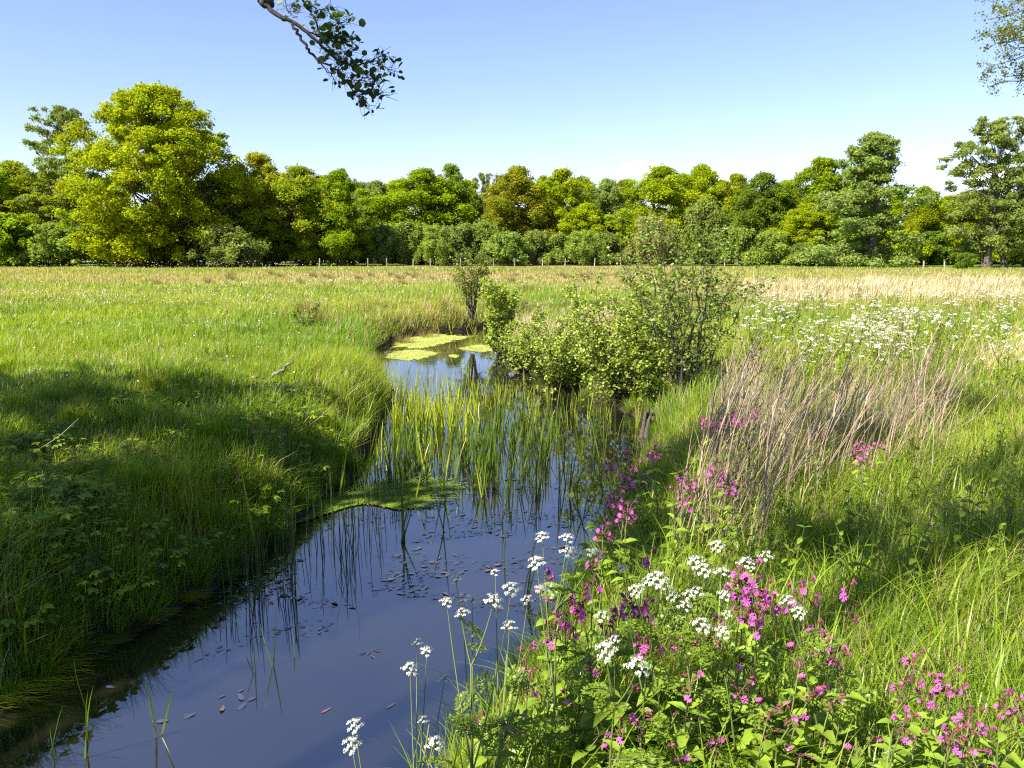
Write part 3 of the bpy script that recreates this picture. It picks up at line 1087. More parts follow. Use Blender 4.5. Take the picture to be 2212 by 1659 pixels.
for k in range(3):
    m_ = MB()
    T_ = LEAF_ROUND[0].copy()
    add_leaves(m_, [(0, 0, 0)], 0, 0, 0, 1, 0.82 + .1 * k, (1, 1, 1), ([T_ + np.array([0, 0, 0.05 * k]) * T_[:, :1], T_, T_ * np.array([1, 1, -1])][k], LEAF_ROUND[1], []))
    lm.append(m_.mesh("alder_leaf", M_SHRUB))
random.shuffle(leafspots)
for (q, dv) in leafspots[:295]:
    o = link("leaf", random.choice(lm), branch)
    o.location = q
    o.rotation_euler = (random.uniform(-1.2, 1.2), random.uniform(-.9, .9), math.atan2(dv[1], dv[0]) + random.uniform(-.7, .7))
    s = random.uniform(0.038, 0.072)
    o.scale = (s, s, s)
    o.color = (*jit((0.05, 0.095, 0.014), .25), 1)  # leaf green darkened to read as a silhouette against the sky
mc = MB()
add_lathe(mc, [(0.001, 0.0), (0.006, -0.003), (0.0085, -0.010), (0.0075, -0.018), (0.001, -0.023)], 7)
add_tube(mc, [(0, 0, 0), (0.002, 0, 0.012), (0.0, 0.003, 0.024)], 0.0012, 3)
cm_ = mc.mesh("alder_cone", M_CONE)
for k in range(46):
    sm = tips[random.choice([1, 1, 2, 4, 5, 7, 15, 9, 10, 3])]
    p = sm[random.randrange(len(sm) // 2, len(sm))] + rng.normal(size=3) * 0.02
    o = link("cone", cm_, branch)
    o.location = p - np.array([0, 0, .024])
    o.scale = (1.25,) * 3
    o.rotation_euler = (random.uniform(-.5, .5), random.uniform(-.5, .5), 0)

# tree standing beyond the right edge of the view, its branch ends reach in
def right_tree():
    e = empty("alder_tree", (0, 0, 0))
    tag(e, "thin-leaved tree whose branch ends reach in at the top right corner", "tree")
    g = np.random.default_rng(77)
    D0 = 25.0
    mb, mc = MB(), MB()
    bx, by = 20.5, 24.5
    tr = crom([(bx, by, hz(bx, by) - .2), (bx + .2, by, 4), (bx - .2, by + .2, 8), (bx, by, 12), (bx + .3, by, 16)], 4)
    add_tube(mb, tr, np.linspace(.32, .08, len(tr)), 9)
    ends = [(2145, 5), (2135, 42), (2160, 70), (2128, 80), (2150, 95), (2165, 120), (2150, 140), (2172, 165), (2133, 188), (2190, 60), (2195, 25), (2195, 130), (2175, 18), (2180, 85), (2200, 170)]
    for (u, v) in ends:
        dd = D0 + g.normal() * 0.8
        q = at(np.array(float(u)), np.array(float(v)), np.array(dd))
        zz = q[2] + 0.6 + g.random()
        st = np.array([np.interp(zz, tr[:, 2], tr[:, 0]), np.interp(zz, tr[:, 2], tr[:, 1]), zz])
        pts = bez(st, (st * .45 + q * .55) + np.array([0, 0, -0.3 + .5 * g.random()]), q, 12)
        pts[2:-1] += g.normal(size=(9, 3)) * 0.06
        add_tube(mb, pts, np.linspace(.07, .009, 12), 5)
        for j in range(16):
            i = g.integers(4, 12)
            d = nrm(np.array([g.normal() - .5, g.normal(), g.normal() * .7 + .35]))
            q2 = pts[i] + d * (0.25 + .4 * g.random())
            add_tube(mb, bez(pts[i], (pts[i] + q2) / 2 + g.normal(size=3) * .06, q2, 4), np.linspace(.010, .004, 4), 3)
            k = 34
            P = pts[i] + (q2 - pts[i]) * (0.4 + .65 * g.random(k))[:, None] + g.normal(size=(k, 3)) * .085
            var = .8 + .4 * g.random((k, 1))
            add_cards(mc, P, nrm(g.normal(size=(k, 3)) + np.array([0, 0, .5])), 0.036 * (.6 + .8 * g.random(k)), np.repeat(var, 3, 1), .7)
    for j in range(60):      # the rest of its crown, out of view
        a = g.random() * 6.28
        q = np.array([bx + 1.5 + 2.6 * math.cos(a) * g.random() ** .5, by + 2.8 * math.sin(a), 9 + 8 * g.random()])
        zz = q[2] - 1
        st = np.array([np.interp(zz, tr[:, 2], tr[:, 0]), np.interp(zz, tr[:, 2], tr[:, 1]), min(zz, 16)])
        add_tube(mb, bez(st, (st + q) / 2, q, 4), np.linspace(.05, .012, 4), 4)
        k = 60
        P = q + g.normal(size=(k, 3)) * .45
        add_cards(mc, P, nrm(g.normal(size=(k, 3)) + np.array([0, 0, .5])), 0.07 * (.6 + .8 * g.random(k)), np.ones((k, 3)), .7)
    mb.build("trunk", M_TWIG, e)
    c = mc.build("crown", M_TREE, e)
    c.color = (0.17, 0.20, 0.02, 1)


right_tree()

# ------------------------------------------------------------------ shrubs on the banks
def shrub(name, base, H, spread, nstem, ntwig, nleaf, leaf, label, tint, seed, cat="shrub", lean=(0, 0), up=0.75, low=0.0, stem_r=0.014, fill=0, loose=1.0):
    g = np.random.default_rng(seed)
    e = empty(name, base)
    tag(e, label, cat)
    ms, ml = MB(), MB()
    LP, LA = [], []
    for i in range(nstem):
        a = 2 * math.pi * (i + g.random()) / nstem
        rr = spread * (0.25 + 0.75 * g.random() ** .6)
        hh = H * (0.62 + 0.38 * g.random()) * (1 - 0.35 * (rr / spread) ** 2 * (1 - up))
        tip = np.array([math.cos(a) * rr + lean[0], math.sin(a) * rr + lean[1], hh])
        b = np.array([math.cos(a), math.sin(a), 0]) * 0.06 * spread
        mid = (b + tip) / 2 + np.array([math.cos(a), math.sin(a), 0]) * rr * (0.18 if up < .9 else -.1) + np.array([0, 0, hh * .08])
        pts = bez(b, mid, tip, 10)
        pts[1:-1] += g.normal(size=(8, 3)) * 0.012 * H
        add_tube(ms, pts, np.linspace(stem_r * (.7 + .6 * g.random()), .003, 10), 6)
        for j in range(ntwig):
            f = low + (1 - low) * g.random() ** 0.8
            k = min(int(f * 9), 8)
            p = pts[k] + (pts[k + 1] - pts[k]) * (f * 9 - k)
            d = nrm(np.array([g.normal(), g.normal(), g.normal() * .5 + .45]) + 0.5 * np.array([math.cos(a), math.sin(a), 0]))
            ln = H * (0.08 + 0.16 * g.random()) * (1.15 - .6 * f) * loose
            q = p + d * ln
            tw = bez(p, p + d * ln * .5 + np.array([0, 0, .02]), q, 4)
            add_tube(ms, tw, np.linspace(.0045, .002, 4), 4)
            t = g.random(nleaf) * .9 + .12
            LP.append(p + (q - p) * t[:, None] + g.normal(size=(nleaf, 3)) * leaf * .45)
            LA.append(np.arctan2(d[1], d[0]) + g.normal(size=nleaf) * 1.2)
    LP = np.concatenate(LP)
    LA = np.concatenate(LA)
    LP[:, 2] = np.maximum(LP[:, 2], 0.03)
    n = len(LP)
    v = (0.72 + .55 * g.random((n, 1))) * np.array([[1, 1, 1]]) * (1 + .16 * (g.random((n, 3)) - .5))
    add_leaves(ml, LP, LA, g.normal(size=n) * .55 - .1, g.normal(size=n) * .6, leaf * (.65 + .6 * g.random(n)), leaf * (.55 + .4 * g.random(n)), v, LEAF_ROUND)
    ms.build("stem", M_TWIG, e)
    c = ml.build("foliage", M_SHRUB, e)
    c.color = (*tint, 1)
    return e


def gpos(u, v, z):
    p = on_z(np.array(float(u)), np.array(float(v)), z)
    return (p[0], p[1], z)


AL = (0.27, 0.335, 0.045)
p = gpos(1478, 885, 0.20)
shrub("alder_sapling", p, 3.3, 1.25, 20, 20, 9, 0.058, "tall dark-stemmed alder sapling rising above the stream's right bank", (0.17, 0.235, 0.03), 51, up=1.0, low=.22, stem_r=.02)
shrub("alder_bush", gpos(1335, 872, 0.05), 2.6, 1.2, 26, 26, 13, 0.056, "dense bright-leaved alder bush left of the tall dark-stemmed sapling", AL, 52, up=.6, low=.05)
shrub("alder_bush", gpos(1205, 840, 0.04), 1.75, 1.1, 22, 24, 13, 0.056, "low rounded alder bush overhanging the water's right edge", AL, 53, up=.4, low=.05)
shrub("alder_bush", gpos(1118, 800, 0.05), 1.2, 0.9, 13, 19, 12, 0.056, "small alder bush at the bend beside the duckweed", AL, 54, up=.4, low=.05)
shrub("alder_bush", gpos(1420, 888, 0.08), 1.7, 0.95, 15, 19, 11, 0.056, "leafy alder bush at the foot of the tall dark-stemmed sapling", (0.24, 0.30, 0.035), 58, up=.4, low=.05)
shrub("alder_bush", gpos(1077, 748, 0.1), 2.05, 0.6, 12, 20, 12, 0.078, "narrow upright alder bush between the thin sapling and the low bushes", AL, 55, up=1.0, low=.02)
shrub("alder_sapling", gpos(1020, 690, 0.6), 2.35, 0.8, 13, 20, 9, 0.065, "thin sparsely leaved sapling with a forked dark trunk beyond the duckweed", (0.17, 0.20, 0.022), 56, up=1.0, low=.3, stem_r=.03)
shrub("alder_bush", gpos(665, 712, 0.7), 0.85, 0.5, 8, 9, 7, 0.055, "small sparse bush alone on the left meadow near the stream", (0.17, 0.20, 0.02), 57, up=.6, low=.1)
shrub("alder_bush", gpos(1700, 700, 0.7), 0.8, 0.5, 5, 6, 5, 0.05, "scrubby low bush among the cow parsley behind the dry reeds", (0.06, 0.09, 0.02), 59, up=.6, low=.1)

# dark stumps of cut alder at the water's edge
for (u, v, lab) in ((1400, 935, "dark rooty alder stump at the water below the tall sapling"), (1450, 925, "smaller dark stump right of the rooty one")):
    p = gpos(u, v, 0.05)
    e = empty("alder_stump", p)
    tag(e, lab, "stump")
    mb = MB()
    for k in range(9):
        a = random.random() * 6.28
        q = np.array([math.cos(a) * .16, math.sin(a) * .16, -.12])
        add_tube(mb, bez(q, (q[0] * .6, q[1] * .6, .15), (random.gauss(0, .06), random.gauss(0, .06), random.uniform(.22, .42)), 6), np.linspace(.05, .022, 6), 7, cap=True)
    mb.build("wood", M_TWIG, e)


# ------------------------------------------------------------------ grass
def wedge(n, d0, d1, power, t0=-0.80, t1=0.80):
    """points in the view's wedge, thinning with distance"""
    a = 1 + power
    q = rng.random(n)
    d = (d0 ** a + (d1 ** a - d0 ** a) * q) ** (1 / a)
    t = t0 + (t1 - t0) * rng.random(n)
    return t * d, d


def grass_colors(x, y, n, drymul=1.0, dead=0.04):
    tone = meadow_tone(x, y) * drymul
    f = np.clip(fbm(x, y, 2.2, 31) * 1.2 + fbm(x / 2, y, 7.0, 35) * 1.2 - .75 + .35 * (rng.random(n) - .5), 0, 1)[:, None]
    g = GREEN_A * (1 - f) + GREEN_B * f
    isd = (rng.random(n) < tone * .85 + dead + .17 * sstep(18, 45, y))[:, None]
    c = np.where(isd, STRAW * (0.7 + .6 * rng.random((n, 1))), g)
    return c * (0.72 + .56 * rng.random((n, 1)))


def scatter_grass(name, n, d0, d1, power, side, hfun, nseg, wmin, wpix, label, t0=-.8, t1=.8, bendm=.55, lush=1.0, dead=.04, drymul=1.0):
    x, y = wedge(n, d0, d1, power, t0, t1)
    d = stream_sd(x, y)
    lf = is_left(x, y)
    keep = d > 0.04
    if side == 'left':
        keep &= lf
    elif side == 'right':
        keep &= ~lf
    x, y, d = x[keep], y[keep], d[keep]
    n = len(x)
    z = height(x, y, d) - 0.02
    h = hfun(x, y, d) * (0.55 + 0.8 * rng.random(n))
    dist = np.hypot(x, y)
    w = np.maximum(wmin, wpix * dist) * (0.7 + .7 * rng.random(n))
    wind = 0.35 + 0.9 * (fbm(x, y, 1.1, 40) - .5) * 6.28
    az = wind + rng.normal(size=n) * 1.1
    bend = np.clip(np.abs(rng.normal(size=n)) * bendm + .08, 0, 1.25)
    c = grass_colors(x, y, n, drymul, dead) * lush
    mb = MB()
    add_blades(mb, np.stack([x, y, z], -1), h, w, az, bend, az + math.pi / 2 + rng.normal(size=n) * .7, c, nseg, 1.15)
    return tag(mb.build(name, M_GRASS), label, kind="stuff")


def h_left(x, y, d):
    tuft = sstep(.45, .75, fbm(x, y, .8, 50))
    return (0.11 + 0.10 * fbm(x, y, 2.0, 51) + 0.24 * tuft) * (1 + .8 * (1 - sstep(.3, 2.0, d)))


def h_right(x, y, d):
    return 0.20 + 0.22 * fbm(x, y, 1.4, 60) + .12 * sstep(.5, .8, fbm(x, y, .6, 61))


scatter_grass("bank_grass", 100000, 3.0, 14.5, -0.30, 'left', h_left, 3, .007, .0008, "short lush grass over the left bank", t0=-.8, t1=.1)
scatter_grass("meadow_grass", 120000, 13.0, 36, -0.25, 'left', lambda x, y, d: 1.05 * h_left(x, y, d), 2, .006, .00062, "bright yellow-green grass of the left meadow", t0=-.75, t1=.12)
scatter_grass("far_meadow_grass", 150000, 30, 112, -0.45, 'any', lambda x, y, d: .16 + .22 * fbm(x, y, 3, 70), 1, .02, .00085, "distant meadow grass with brown rushy bands", bendm=.4)
scatter_grass("tall_grass", 100000, 1.7, 9.0, -0.15, 'right', h_right, 3, .0045, .0006, "tall fresh grass of the right bank", t0=-.45, t1=.9, dead=.13)
scatter_grass("rough_grass", 60000, 8.5, 34, -0.3, 'right', lambda x, y, d: 1.15 * h_right(x, y, d), 2, .006, .0007, "rough grass between the flowers of the right meadow", t0=-.1, t1=.75, dead=.12)

# broad arching blades on the right bank
n = 5200
x, y = wedge(n, 2.6, 8.5, .1, -.2, .85)
d = stream_sd(x, y)
k = (d > .15) & ~is_left(x, y)
x, y, d = x[k], y[k], d[k]
n = len(x)
c = (np.array([0.20, 0.275, 0.016]) * (.7 + .6 * rng.random((n, 1))))
mb = MB()
az_ = rng.random(n) * 6.28
add_blades(mb, np.stack([x, y, height(x, y, d)], -1), .34 + .28 * rng.random(n), .008 + .007 * rng.random(n), az_, .3 + .7 * rng.random(n), az_ + 1.57, c, 4, 1.1)
tag(mb.build("broad_grass", M_GRASS), "broad arching grass blades over the right bank", kind="stuff")

# tussocks one can point at on the left bank and meadow
def tussock_mesh(name, nb, h, spread, c, w=.006, dry=.05, seed=0, bendm=.6):
    g = np.random.default_rng(seed)
    a = g.random(nb) * 6.28
    r = spread * g.random(nb) ** .7
    mb = MB()
    isd = (g.random(nb) < dry)[:, None]
    cc = np.where(isd, STRAW, np.array(c)) * (.7 + .6 * g.random((nb, 1)))
    add_blades(mb, np.stack([np.cos(a) * r, np.sin(a) * r, 0 * r - .02], -1), h * (.55 + .6 * g.random(nb)), w * (.7 + .7 * g.random(nb)),
               a + g.normal(size=nb) * .5, .12 + bendm * g.random(nb), a + 1.57 + g.normal(size=nb) * .6, cc, 3, 1.1)
    return mb.mesh(name, M_GRASS)


tus = [tussock_mesh("tussock", 420, .42, .20, GREEN_A * .9, seed=80), tussock_mesh("tussock", 330, .34, .17, GREEN_B * .9, seed=81)]
for (u, v, k, s, lab) in ((470, 960, 0, 1.25, "large deep green grass tussock on the shaded left bank"),
                          (330, 860, 1, 1.1, "grass tussock on the shade's far edge at the left"),
                          (560, 1000, 1, 1.0, "grass tussock halfway down the left bank below the dead branch"),
                          (780, 850, 0, .9, "sunlit tussock at the brink of the left bank by the reeds"),
                          (690, 900, 1, 1.0, "tussock right of the dead branch on the left bank"),
                          (250, 1030, 0, 1.0, "tussock among leafy herbs on the shaded bank at the left"),
                          (90, 1120, 1, 1.1, "tussock near the left edge of the shaded bank"),
                          (2000, 830, 0, 1.15, "dark green tussock right of the dry reeds")):
    p = on_z(np.array(float(u)), np.array(float(v)), .65)
    o = link("grass_tussock", tus[k])
    o.location = (p[0], p[1], hz(p[0], p[1]))
    o.rotation_euler = (0, 0, random.random() * 6)
    o.scale = (s, s, s)
    tag(o, lab, "grass tussock", "grass tussocks")
for i in range(70):
    u, v = random.uniform(-60, 850), random.uniform(830, 1330)
    p = on_z(np.array(u), np.array(v), .5)
    d_ = stream_sd(np.array([p[0]]), np.array([p[1]]))[0]
    if d_ < .05 or not is_left(p[0], p[1]):
        continue
    o = link("grass_tussock", tus[i % 2])
    o.location = (p[0], p[1], hz(p[0], p[1]))
    o.rotation_euler = (0, .25 * (d_ < 1), random.random() * .8)
    s = random.uniform(.55, 1.0)
    o.scale = (s, s, s)
    tag(o, "soft grass tuft on the left bank, %s, %s" % ("leaning over the water" if d_ < .6 else "on the slope" if d_ < 1.5 else "on the flat top", "by the left edge" if u < 180 else "near the big tussock" if u < 480 else "above the horsetails" if u < 680 else "beside the reeds"), "grass tussock", "grass tufts of the shaded left bank")
rush = [tussock_mesh("rush", 260, .62, .25, (0.17, .15, .05), w=.010, dry=.6, seed=84 + i, bendm=.5) for i in range(2)]
for i in range(70):
    x = random.uniform(-26, 9)
    y = random.uniform(24, 75)
    if meadow_tone(np.array([x]), np.array([y]))[0] < .3 and random.random() < .75 or stream_sd(np.array([x]), np.array([y]))[0] < .8:
        continue
    o = link("rush_tussock", rush[i % 2])
    o.location = (x, y, hz(x, y))
    s = random.uniform(.7, 1.2)
    o.scale = (s * 1.3, s * 1.3, s)
    o.rotation_euler = (0, 0, random.random() * 6)
    tag(o, "brownish rush tussock standing out of the far meadow grass", "rush tussock", "brown rush tussocks of the meadow")
for (u, v, s, lab) in ((870, 700, 1.0, "brown rush tussock on the bank just left of the duckweed"), (920, 690, 1.0, "brown rush tussock behind the big duckweed mat"),
                       (700, 715, .9, "dry tussock beside the small bush on the left meadow"), (960, 675, .9, "brown rush tussock left of the thin sapling"),
                       (800, 752, .55, "pale dry tuft at the water's edge beside the duckweed")):
    p = on_z(np.array(float(u)), np.array(float(v)), .6)
    o = link("rush_tussock", rush[0])
    o.location = (p[0], p[1], hz(p[0], p[1]))
    o.scale = (s * 1.2, s * 1.2, s)
    tag(o, lab, "rush tussock", "brown rush tussocks by the stream")


# ------------------------------------------------------------------ meadow flowers as dots
def dots(name, label, spots, c, r):
    mb = MB()
    n = len(spots)
    P = np.array(spots)
    dist = np.hypot(P[:, 0], P[:, 1])
    rr = np.maximum(r, dist * .00042) * (.7 + .6 * rng.random(n))
    ang = np.arange(5) * 2 * math.pi / 5
    tilt = rng.normal(size=(n, 3)) * .35 + np.array([0, -.5, 1])
    nn = nrm(tilt)
    a = nrm(np.cross(nn, rng.normal(size=(n, 3))))
    b = np.cross(nn, a)
    V = P[:, None] + rr[:, None, None] * (np.cos(ang)[None, :, None] * a[:, None] + np.sin(ang)[None, :, None] * b[:, None])
    V = np.concatenate([V, (P + nn * rr[:, None] * .25)[:, None]], 1)
    base = (np.arange(n) * 6)[:, None, None]
    t = np.array([[i, (i + 1) % 5, 5] for i in range(5)])[None]
    cc = np.array(c) * (.8 + .3 * rng.random((n, 1)))
    mb.add(V, None, (base + t).reshape(-1, 3), np.repeat(cc, 6, 0))
    return tag(mb.build(name, M_WHITE), label, kind="stuff")


def meadow_spots(n, u0, u1, v0, v1, z0=.9, clump=.5, sc_=3.0, seed=90):
    u = u0 + (u1 - u0) * rng.random(n * 4)
    v = v0 + (v1 - v0) * rng.random(n * 4)
    P = on_z(u, v, z0)
    k = (fbm(P[:, 0] / 2.5, P[:, 1], sc_, seed) > clump) & (stream_sd(P[:, 0], P[:, 1]) > .6)
    P = P[k][:n]
    P[:, 2] = height(P[:, 0], P[:, 1]) + .16 + .12 * rng.random(len(P))
    return P


S = np.concatenate([meadow_spots(520, -40, 600, 608, 668, clump=.5), meadow_spots(60, 0, 650, 668, 760, clump=.35), meadow_spots(420, 620, 1330, 592, 640, clump=.5),
                    meadow_spots(140, 500, 900, 600, 660, clump=.5), meadow_spots(14, 100, 700, 740, 860, clump=.2)])
dots("daisy_flowers", "white meadow flowers scattered through the left and far meadow", S, (.78, .78, .74), .016)
S = np.concatenate([meadow_spots(150, -40, 500, 620, 690, clump=.5, seed=95), meadow_spots(110, 500, 1300, 610, 720, clump=.45, seed=96), meadow_spots(20, 100, 900, 700, 860, clump=.2)])
dots("buttercup_flowers", "yellow buttercups scattered through the meadow", S, (.75, .52, .01), .014)


# ------------------------------------------------------------------ cow parsley
def umbel_mesh(name, seed, rad=.034, nu=11, nf=9, white=(.64, .65, .56)):
    g = np.random.default_rng(seed)
    mb = MB()
    for i in range(nu):
        f = math.sqrt((i + .5) / nu)
        a = i * 2.39996 + g.random() * .3
        c = np.array([math.cos(a) * rad * f, math.sin(a) * rad * f, rad * (.85 - .75 * f * f) + g.normal() * .002])
        add_tube(mb, [(0, 0, -rad * .3), c * np.array([.6, .6, .7]), c], [.0009, .0007, .0006], 3, (.11, .16, .03))
        ur = rad * .27
        for j in range(nf):
            ff = math.sqrt((j + .5) / nf)
            b = j * 2.39996 + g.random()
            p = c + np.array([math.cos(b) * ur * ff, math.sin(b) * ur * ff, ur * (.35 - .3 * ff * ff)])
            r = ur * .36 * (.8 + .4 * g.random())
            ang = np.arange(5) * 1.2566 + g.random() * 6
            no = nrm(np.array([c[0] * 1.1 + (p[0] - c[0]) * 2.2, c[1] * 1.1 + (p[1] - c[1]) * 2.2, rad * .75]) + g.normal(size=3) * rad * .22)
            ta = nrm(np.cross(no, g.normal(size=3)))
            tb = np.cross(no, ta)
            V = p + r * (np.cos(ang)[:, None] * ta + np.sin(ang)[:, None] * tb)
            V = np.concatenate([V, [p - no * .0006]])
            mb.add(V, None, [[k, (k + 1) % 5, 5] for k in range(5)], np.array(white) * (.82 + .2 * g.random()))
    return mb.mesh(name, M_WHITE)


UMB = [umbel_mesh("umbel", 100 + i, .026 + .004 * i, 10 + i, 9) for i in range(3)]


def fern_mesh(name, seed, L=.2, c=(.15, .225, .018)):
    g = np.random.default_rng(seed)
    mb = MB()
    rach = bez((0, 0, 0), (L * .5, 0, L * .12), (L, 0, -L * .12), 8)
    add_tube(mb, rach, np.linspace(.0022, .0008, 8), 4, (.10, .14, .03))
    P, A, Pi, Ln = [], [], [], []
    for i in range(1, 8):
        f = i / 7.3
        pl = L * .48 * (1 - f) ** .8 + .012
        for s in (-1, 1):
            a = s * (1.0 - .25 * f)
            m_ = max(2, int(pl / .011))
            for j in range(1, m_ + 1):
                q = rach[i] + np.array([math.cos(a), math.sin(a), -.15 * j / m_]) * pl * j / m_
                for s2 in (-1, 1):
                    P.append(q)
                    A.append(a + s2 * .75)
                    Pi.append(g.normal() * .3)
                    Ln.append(.010 + .012 * (1 - j / m_))
            P.append(rach[i] + np.array([math.cos(a), math.sin(a), -.15]) * pl)
            A.append(a)
            Pi.append(0)
            Ln.append(.018)
    n = len(P)
    add_leaves(mb, P, A, Pi, g.normal(size=n) * .4, np.array(Ln) * 1.25, np.array(Ln) * .75, np.array(c) * (.75 + .5 * g.random((n, 1))), LEAF_DIAMOND)
    return mb.mesh(name, M_HERB)


FERN = [fern_mesh("fern_leaf", 110, .17), fern_mesh("fern_leaf", 111, .23), fern_mesh("fern_leaf", 112, .12)]


def head_point(u, v, h):
    """top of a plant of height h that stands on the bank and shows at (u, v)"""
    zg = .66
    for _ in range(6):
        r = ray(np.array(float(u)), np.array(float(v)))
        dep = (zg + h - EYE[2]) / r[2]
        p = EYE + dep * r
        zg = hz(p[0], p[1])
        if zg < .25:
            zg = .45
    return p


def parsley(base, heads, label, seed):
    g = np.random.default_rng(seed)
    bx, by = base
    bz = hz(bx, by)
    e = empty("cow_parsley", (bx, by, bz))
    tag(e, label, "cow parsley", "cow parsley plants on the near bank")
    o0 = np.array([bx, by, bz])
    H = [np.array(h) - o0 for h in heads]
    mean = np.mean(H, 0)
    fork1 = mean * np.array([.45, .45, .42]) + g.normal(size=3) * .015
    fork2 = mean * np.array([.8, .8, .74]) + g.normal(size=3) * .02
    mb = MB()
    st = crom([np.array([0, 0, -.05]), fork1 * .5 + g.normal(size=3) * .01, fork1, fork2], 4)
    add_tube(mb, st, np.linspace(.0062, .0036, len(st)), 7, (.10, .135, .03))
    for i, h in enumerate(H):
        low_ = np.linalg.norm(h - mean) > .17
        f = (fork1 if low_ else fork2)
        mid = (f + h) / 2 + np.array([0, 0, -.03]) + (h - f) * np.array([.12, .12, 0])
        tip = h
        pts = bez(f, mid, tip, 7)
        add_tube(mb, pts, np.linspace(.0038, .0016, 7), 5, (.115, .15, .035))
        u_ = link("umbel", UMB[int(g.integers(0, 3))], e)
        u_.location = tip
        dirv = nrm(pts[-1] - pts[-3])
        q = Vector(dirv * .35 + np.array([-.1, -.35, .8]) + g.normal(size=3) * .12).to_track_quat('Z', 'Y')
        u_.rotation_euler = q.to_euler()
        s = .88 + .5 * g.random()
        u_.scale = (s, s, s)
        for _k in range(1):
            l_ = link("leaf", FERN[2 if g.random() < .6 else 0], e)
            l_.location = f + (mid - f) * (.2 + .8 * g.random())
            l_.rotation_euler = (g.normal() * .3, -.2 + g.normal() * .3, g.random() * 6.28)
            l_.scale = (.8, .8, .8)
    for k in range(4):
        l_ = link("leaf", FERN[k % 2], e)
        f = .15 + .2 * k
        l_.location = st[min(int(f * (len(st) - 1)), len(st) - 1)]
        l_.rotation_euler = (g.normal() * .2, -.25 + g.normal() * .25, k * 2.0 + g.random())
    mb.build("stem", M_STEM, e)
    return e


PG = [
    ((-.12, 2.35), [(985, 1253, 1.05), (965, 1302, 1.0), (1000, 1328, .95), (1020, 1298, 1.0), (1066, 1300, .98), (1105, 1278, 1.02)], "white-headed cow parsley standing tallest in front of the open water"),
    ((-.10, 2.6), [(1070, 1240, 1.0), (1100, 1356, .85), (1172, 1276, .95), (1140, 1300, .92)], "thin cow parsley with small umbels over the water, just right of the tallest"),
    ((-.30, 2.3), [(900, 1390, .85), (886, 1448, .78), (922, 1408, .82), (960, 1470, .75)], "cow parsley with umbels leaning left over the water"),
    ((-.42, 2.15), [(767, 1570, .7), (760, 1612, .62), (912, 1558, .7), (940, 1612, .62)], "lowest cow parsley sprawling left at the bottom of the water"),
    ((.15, 3.0), [(1172, 1163, 1.1), (1225, 1165, 1.1), (1160, 1220, 1.0), (1230, 1196, 1.05), (1252, 1200, 1.05), (1284, 1200, 1.0)], "cow parsley with grey-white umbels highest against the water"),
    ((.42, 2.75), [(1310, 1408, .85), (1328, 1385, .88), (1302, 1336, .9), (1376, 1444, .8)], "cow parsley with the brightest white umbels among the pink campion"),
    ((.55, 3.15), [(1374, 1278, .95), (1420, 1256, .98), (1400, 1262, .97), (1437, 1268, .95), (1452, 1290, .9), (1345, 1230, .95)], "cow parsley with packed white umbels left of the tall pink campion"),
    ((.85, 3.2), [(1490, 1288, .92), (1505, 1284, .92), (1520, 1236, .98), (1560, 1240, .98), (1480, 1312, .88)], "cow parsley between packed umbels and the tall pink campion"),
    ((.95, 3.0), [(1515, 1356, .85), (1560, 1366, .82), (1572, 1330, .86), (1565, 1286, .92)], "cow parsley with cream umbels beneath the tall pink campion"),
    ((1.2, 3.4), [(1612, 1222, .95), (1656, 1206, .95), (1550, 1182, 1.0), (1505, 1215, .95)], "cow parsley behind the tall pink campion at the dry stalks"),
    ((1.35, 3.0), [(1725, 1326, .85), (1700, 1300, .88)], "small cow parsley right of the tall pink campion"),
]
for i, (b, hs, lab) in enumerate(PG):
    parsley(b, [head_point(*h) for h in hs], lab, 120 + i)

# cow parsley of the middle distance: one mesh per kind, many plants
def parsley_far_mesh(seed, nu=6):
    g = np.random.default_rng(seed)
    mb = MB()
    H = .95
    fork = np.array([0, 0, H * .55])
    add_tube(mb, [(0, 0, -.05), (.01, 0, .25), fork], [.006, .005, .004], 4, (.10, .145, .03))
    for i in range(nu):
        a = i * 2.4 + g.random()
        r = .06 + .2 * g.random()
        t = np.array([math.cos(a) * r, math.sin(a) * r, H * (.5 + .5 * g.random())])
        add_tube(mb, bez(fork * (.7 + .3 * g.random()), (fork + t) / 2 + np.array([t[0] * .2, t[1] * .2, 0]), t, 4), [.003, .0025, .002, .0015], 3, (.10, .145, .03))
        R_ = .026 + .016 * g.random()
        k = 20
        q = g.normal(size=(k, 3)) * np.array([R_ * .55, R_ * .55, R_ * .16])
        tl = nrm(g.normal(size=3) * .3 + np.array([0, 0, 1]))
        add_cards(mb, t + q, nrm(np.repeat(tl[None], k, 0) + g.normal(size=(k, 3)) * .45), .012 + .006 * g.random(k), np.array([[.72, .72, .60]]) * (.75 + .3 * g.random((k, 1))), .8)
    k = 70
    P = np.stack([g.normal(size=k) * .11, g.normal(size=k) * .11, .05 + .5 * g.random(k)], -1)
    add_leaves(mb, P, g.random(k) * 6.28, g.normal(size=k) * .4, g.normal(size=k) * .4, .07, .03, np.array([[.16, .24, .016]]) * (.7 + .6 * g.random((k, 1))), LEAF_DIAMOND)
    return mb.mesh("cow_parsley", M_WHITE)


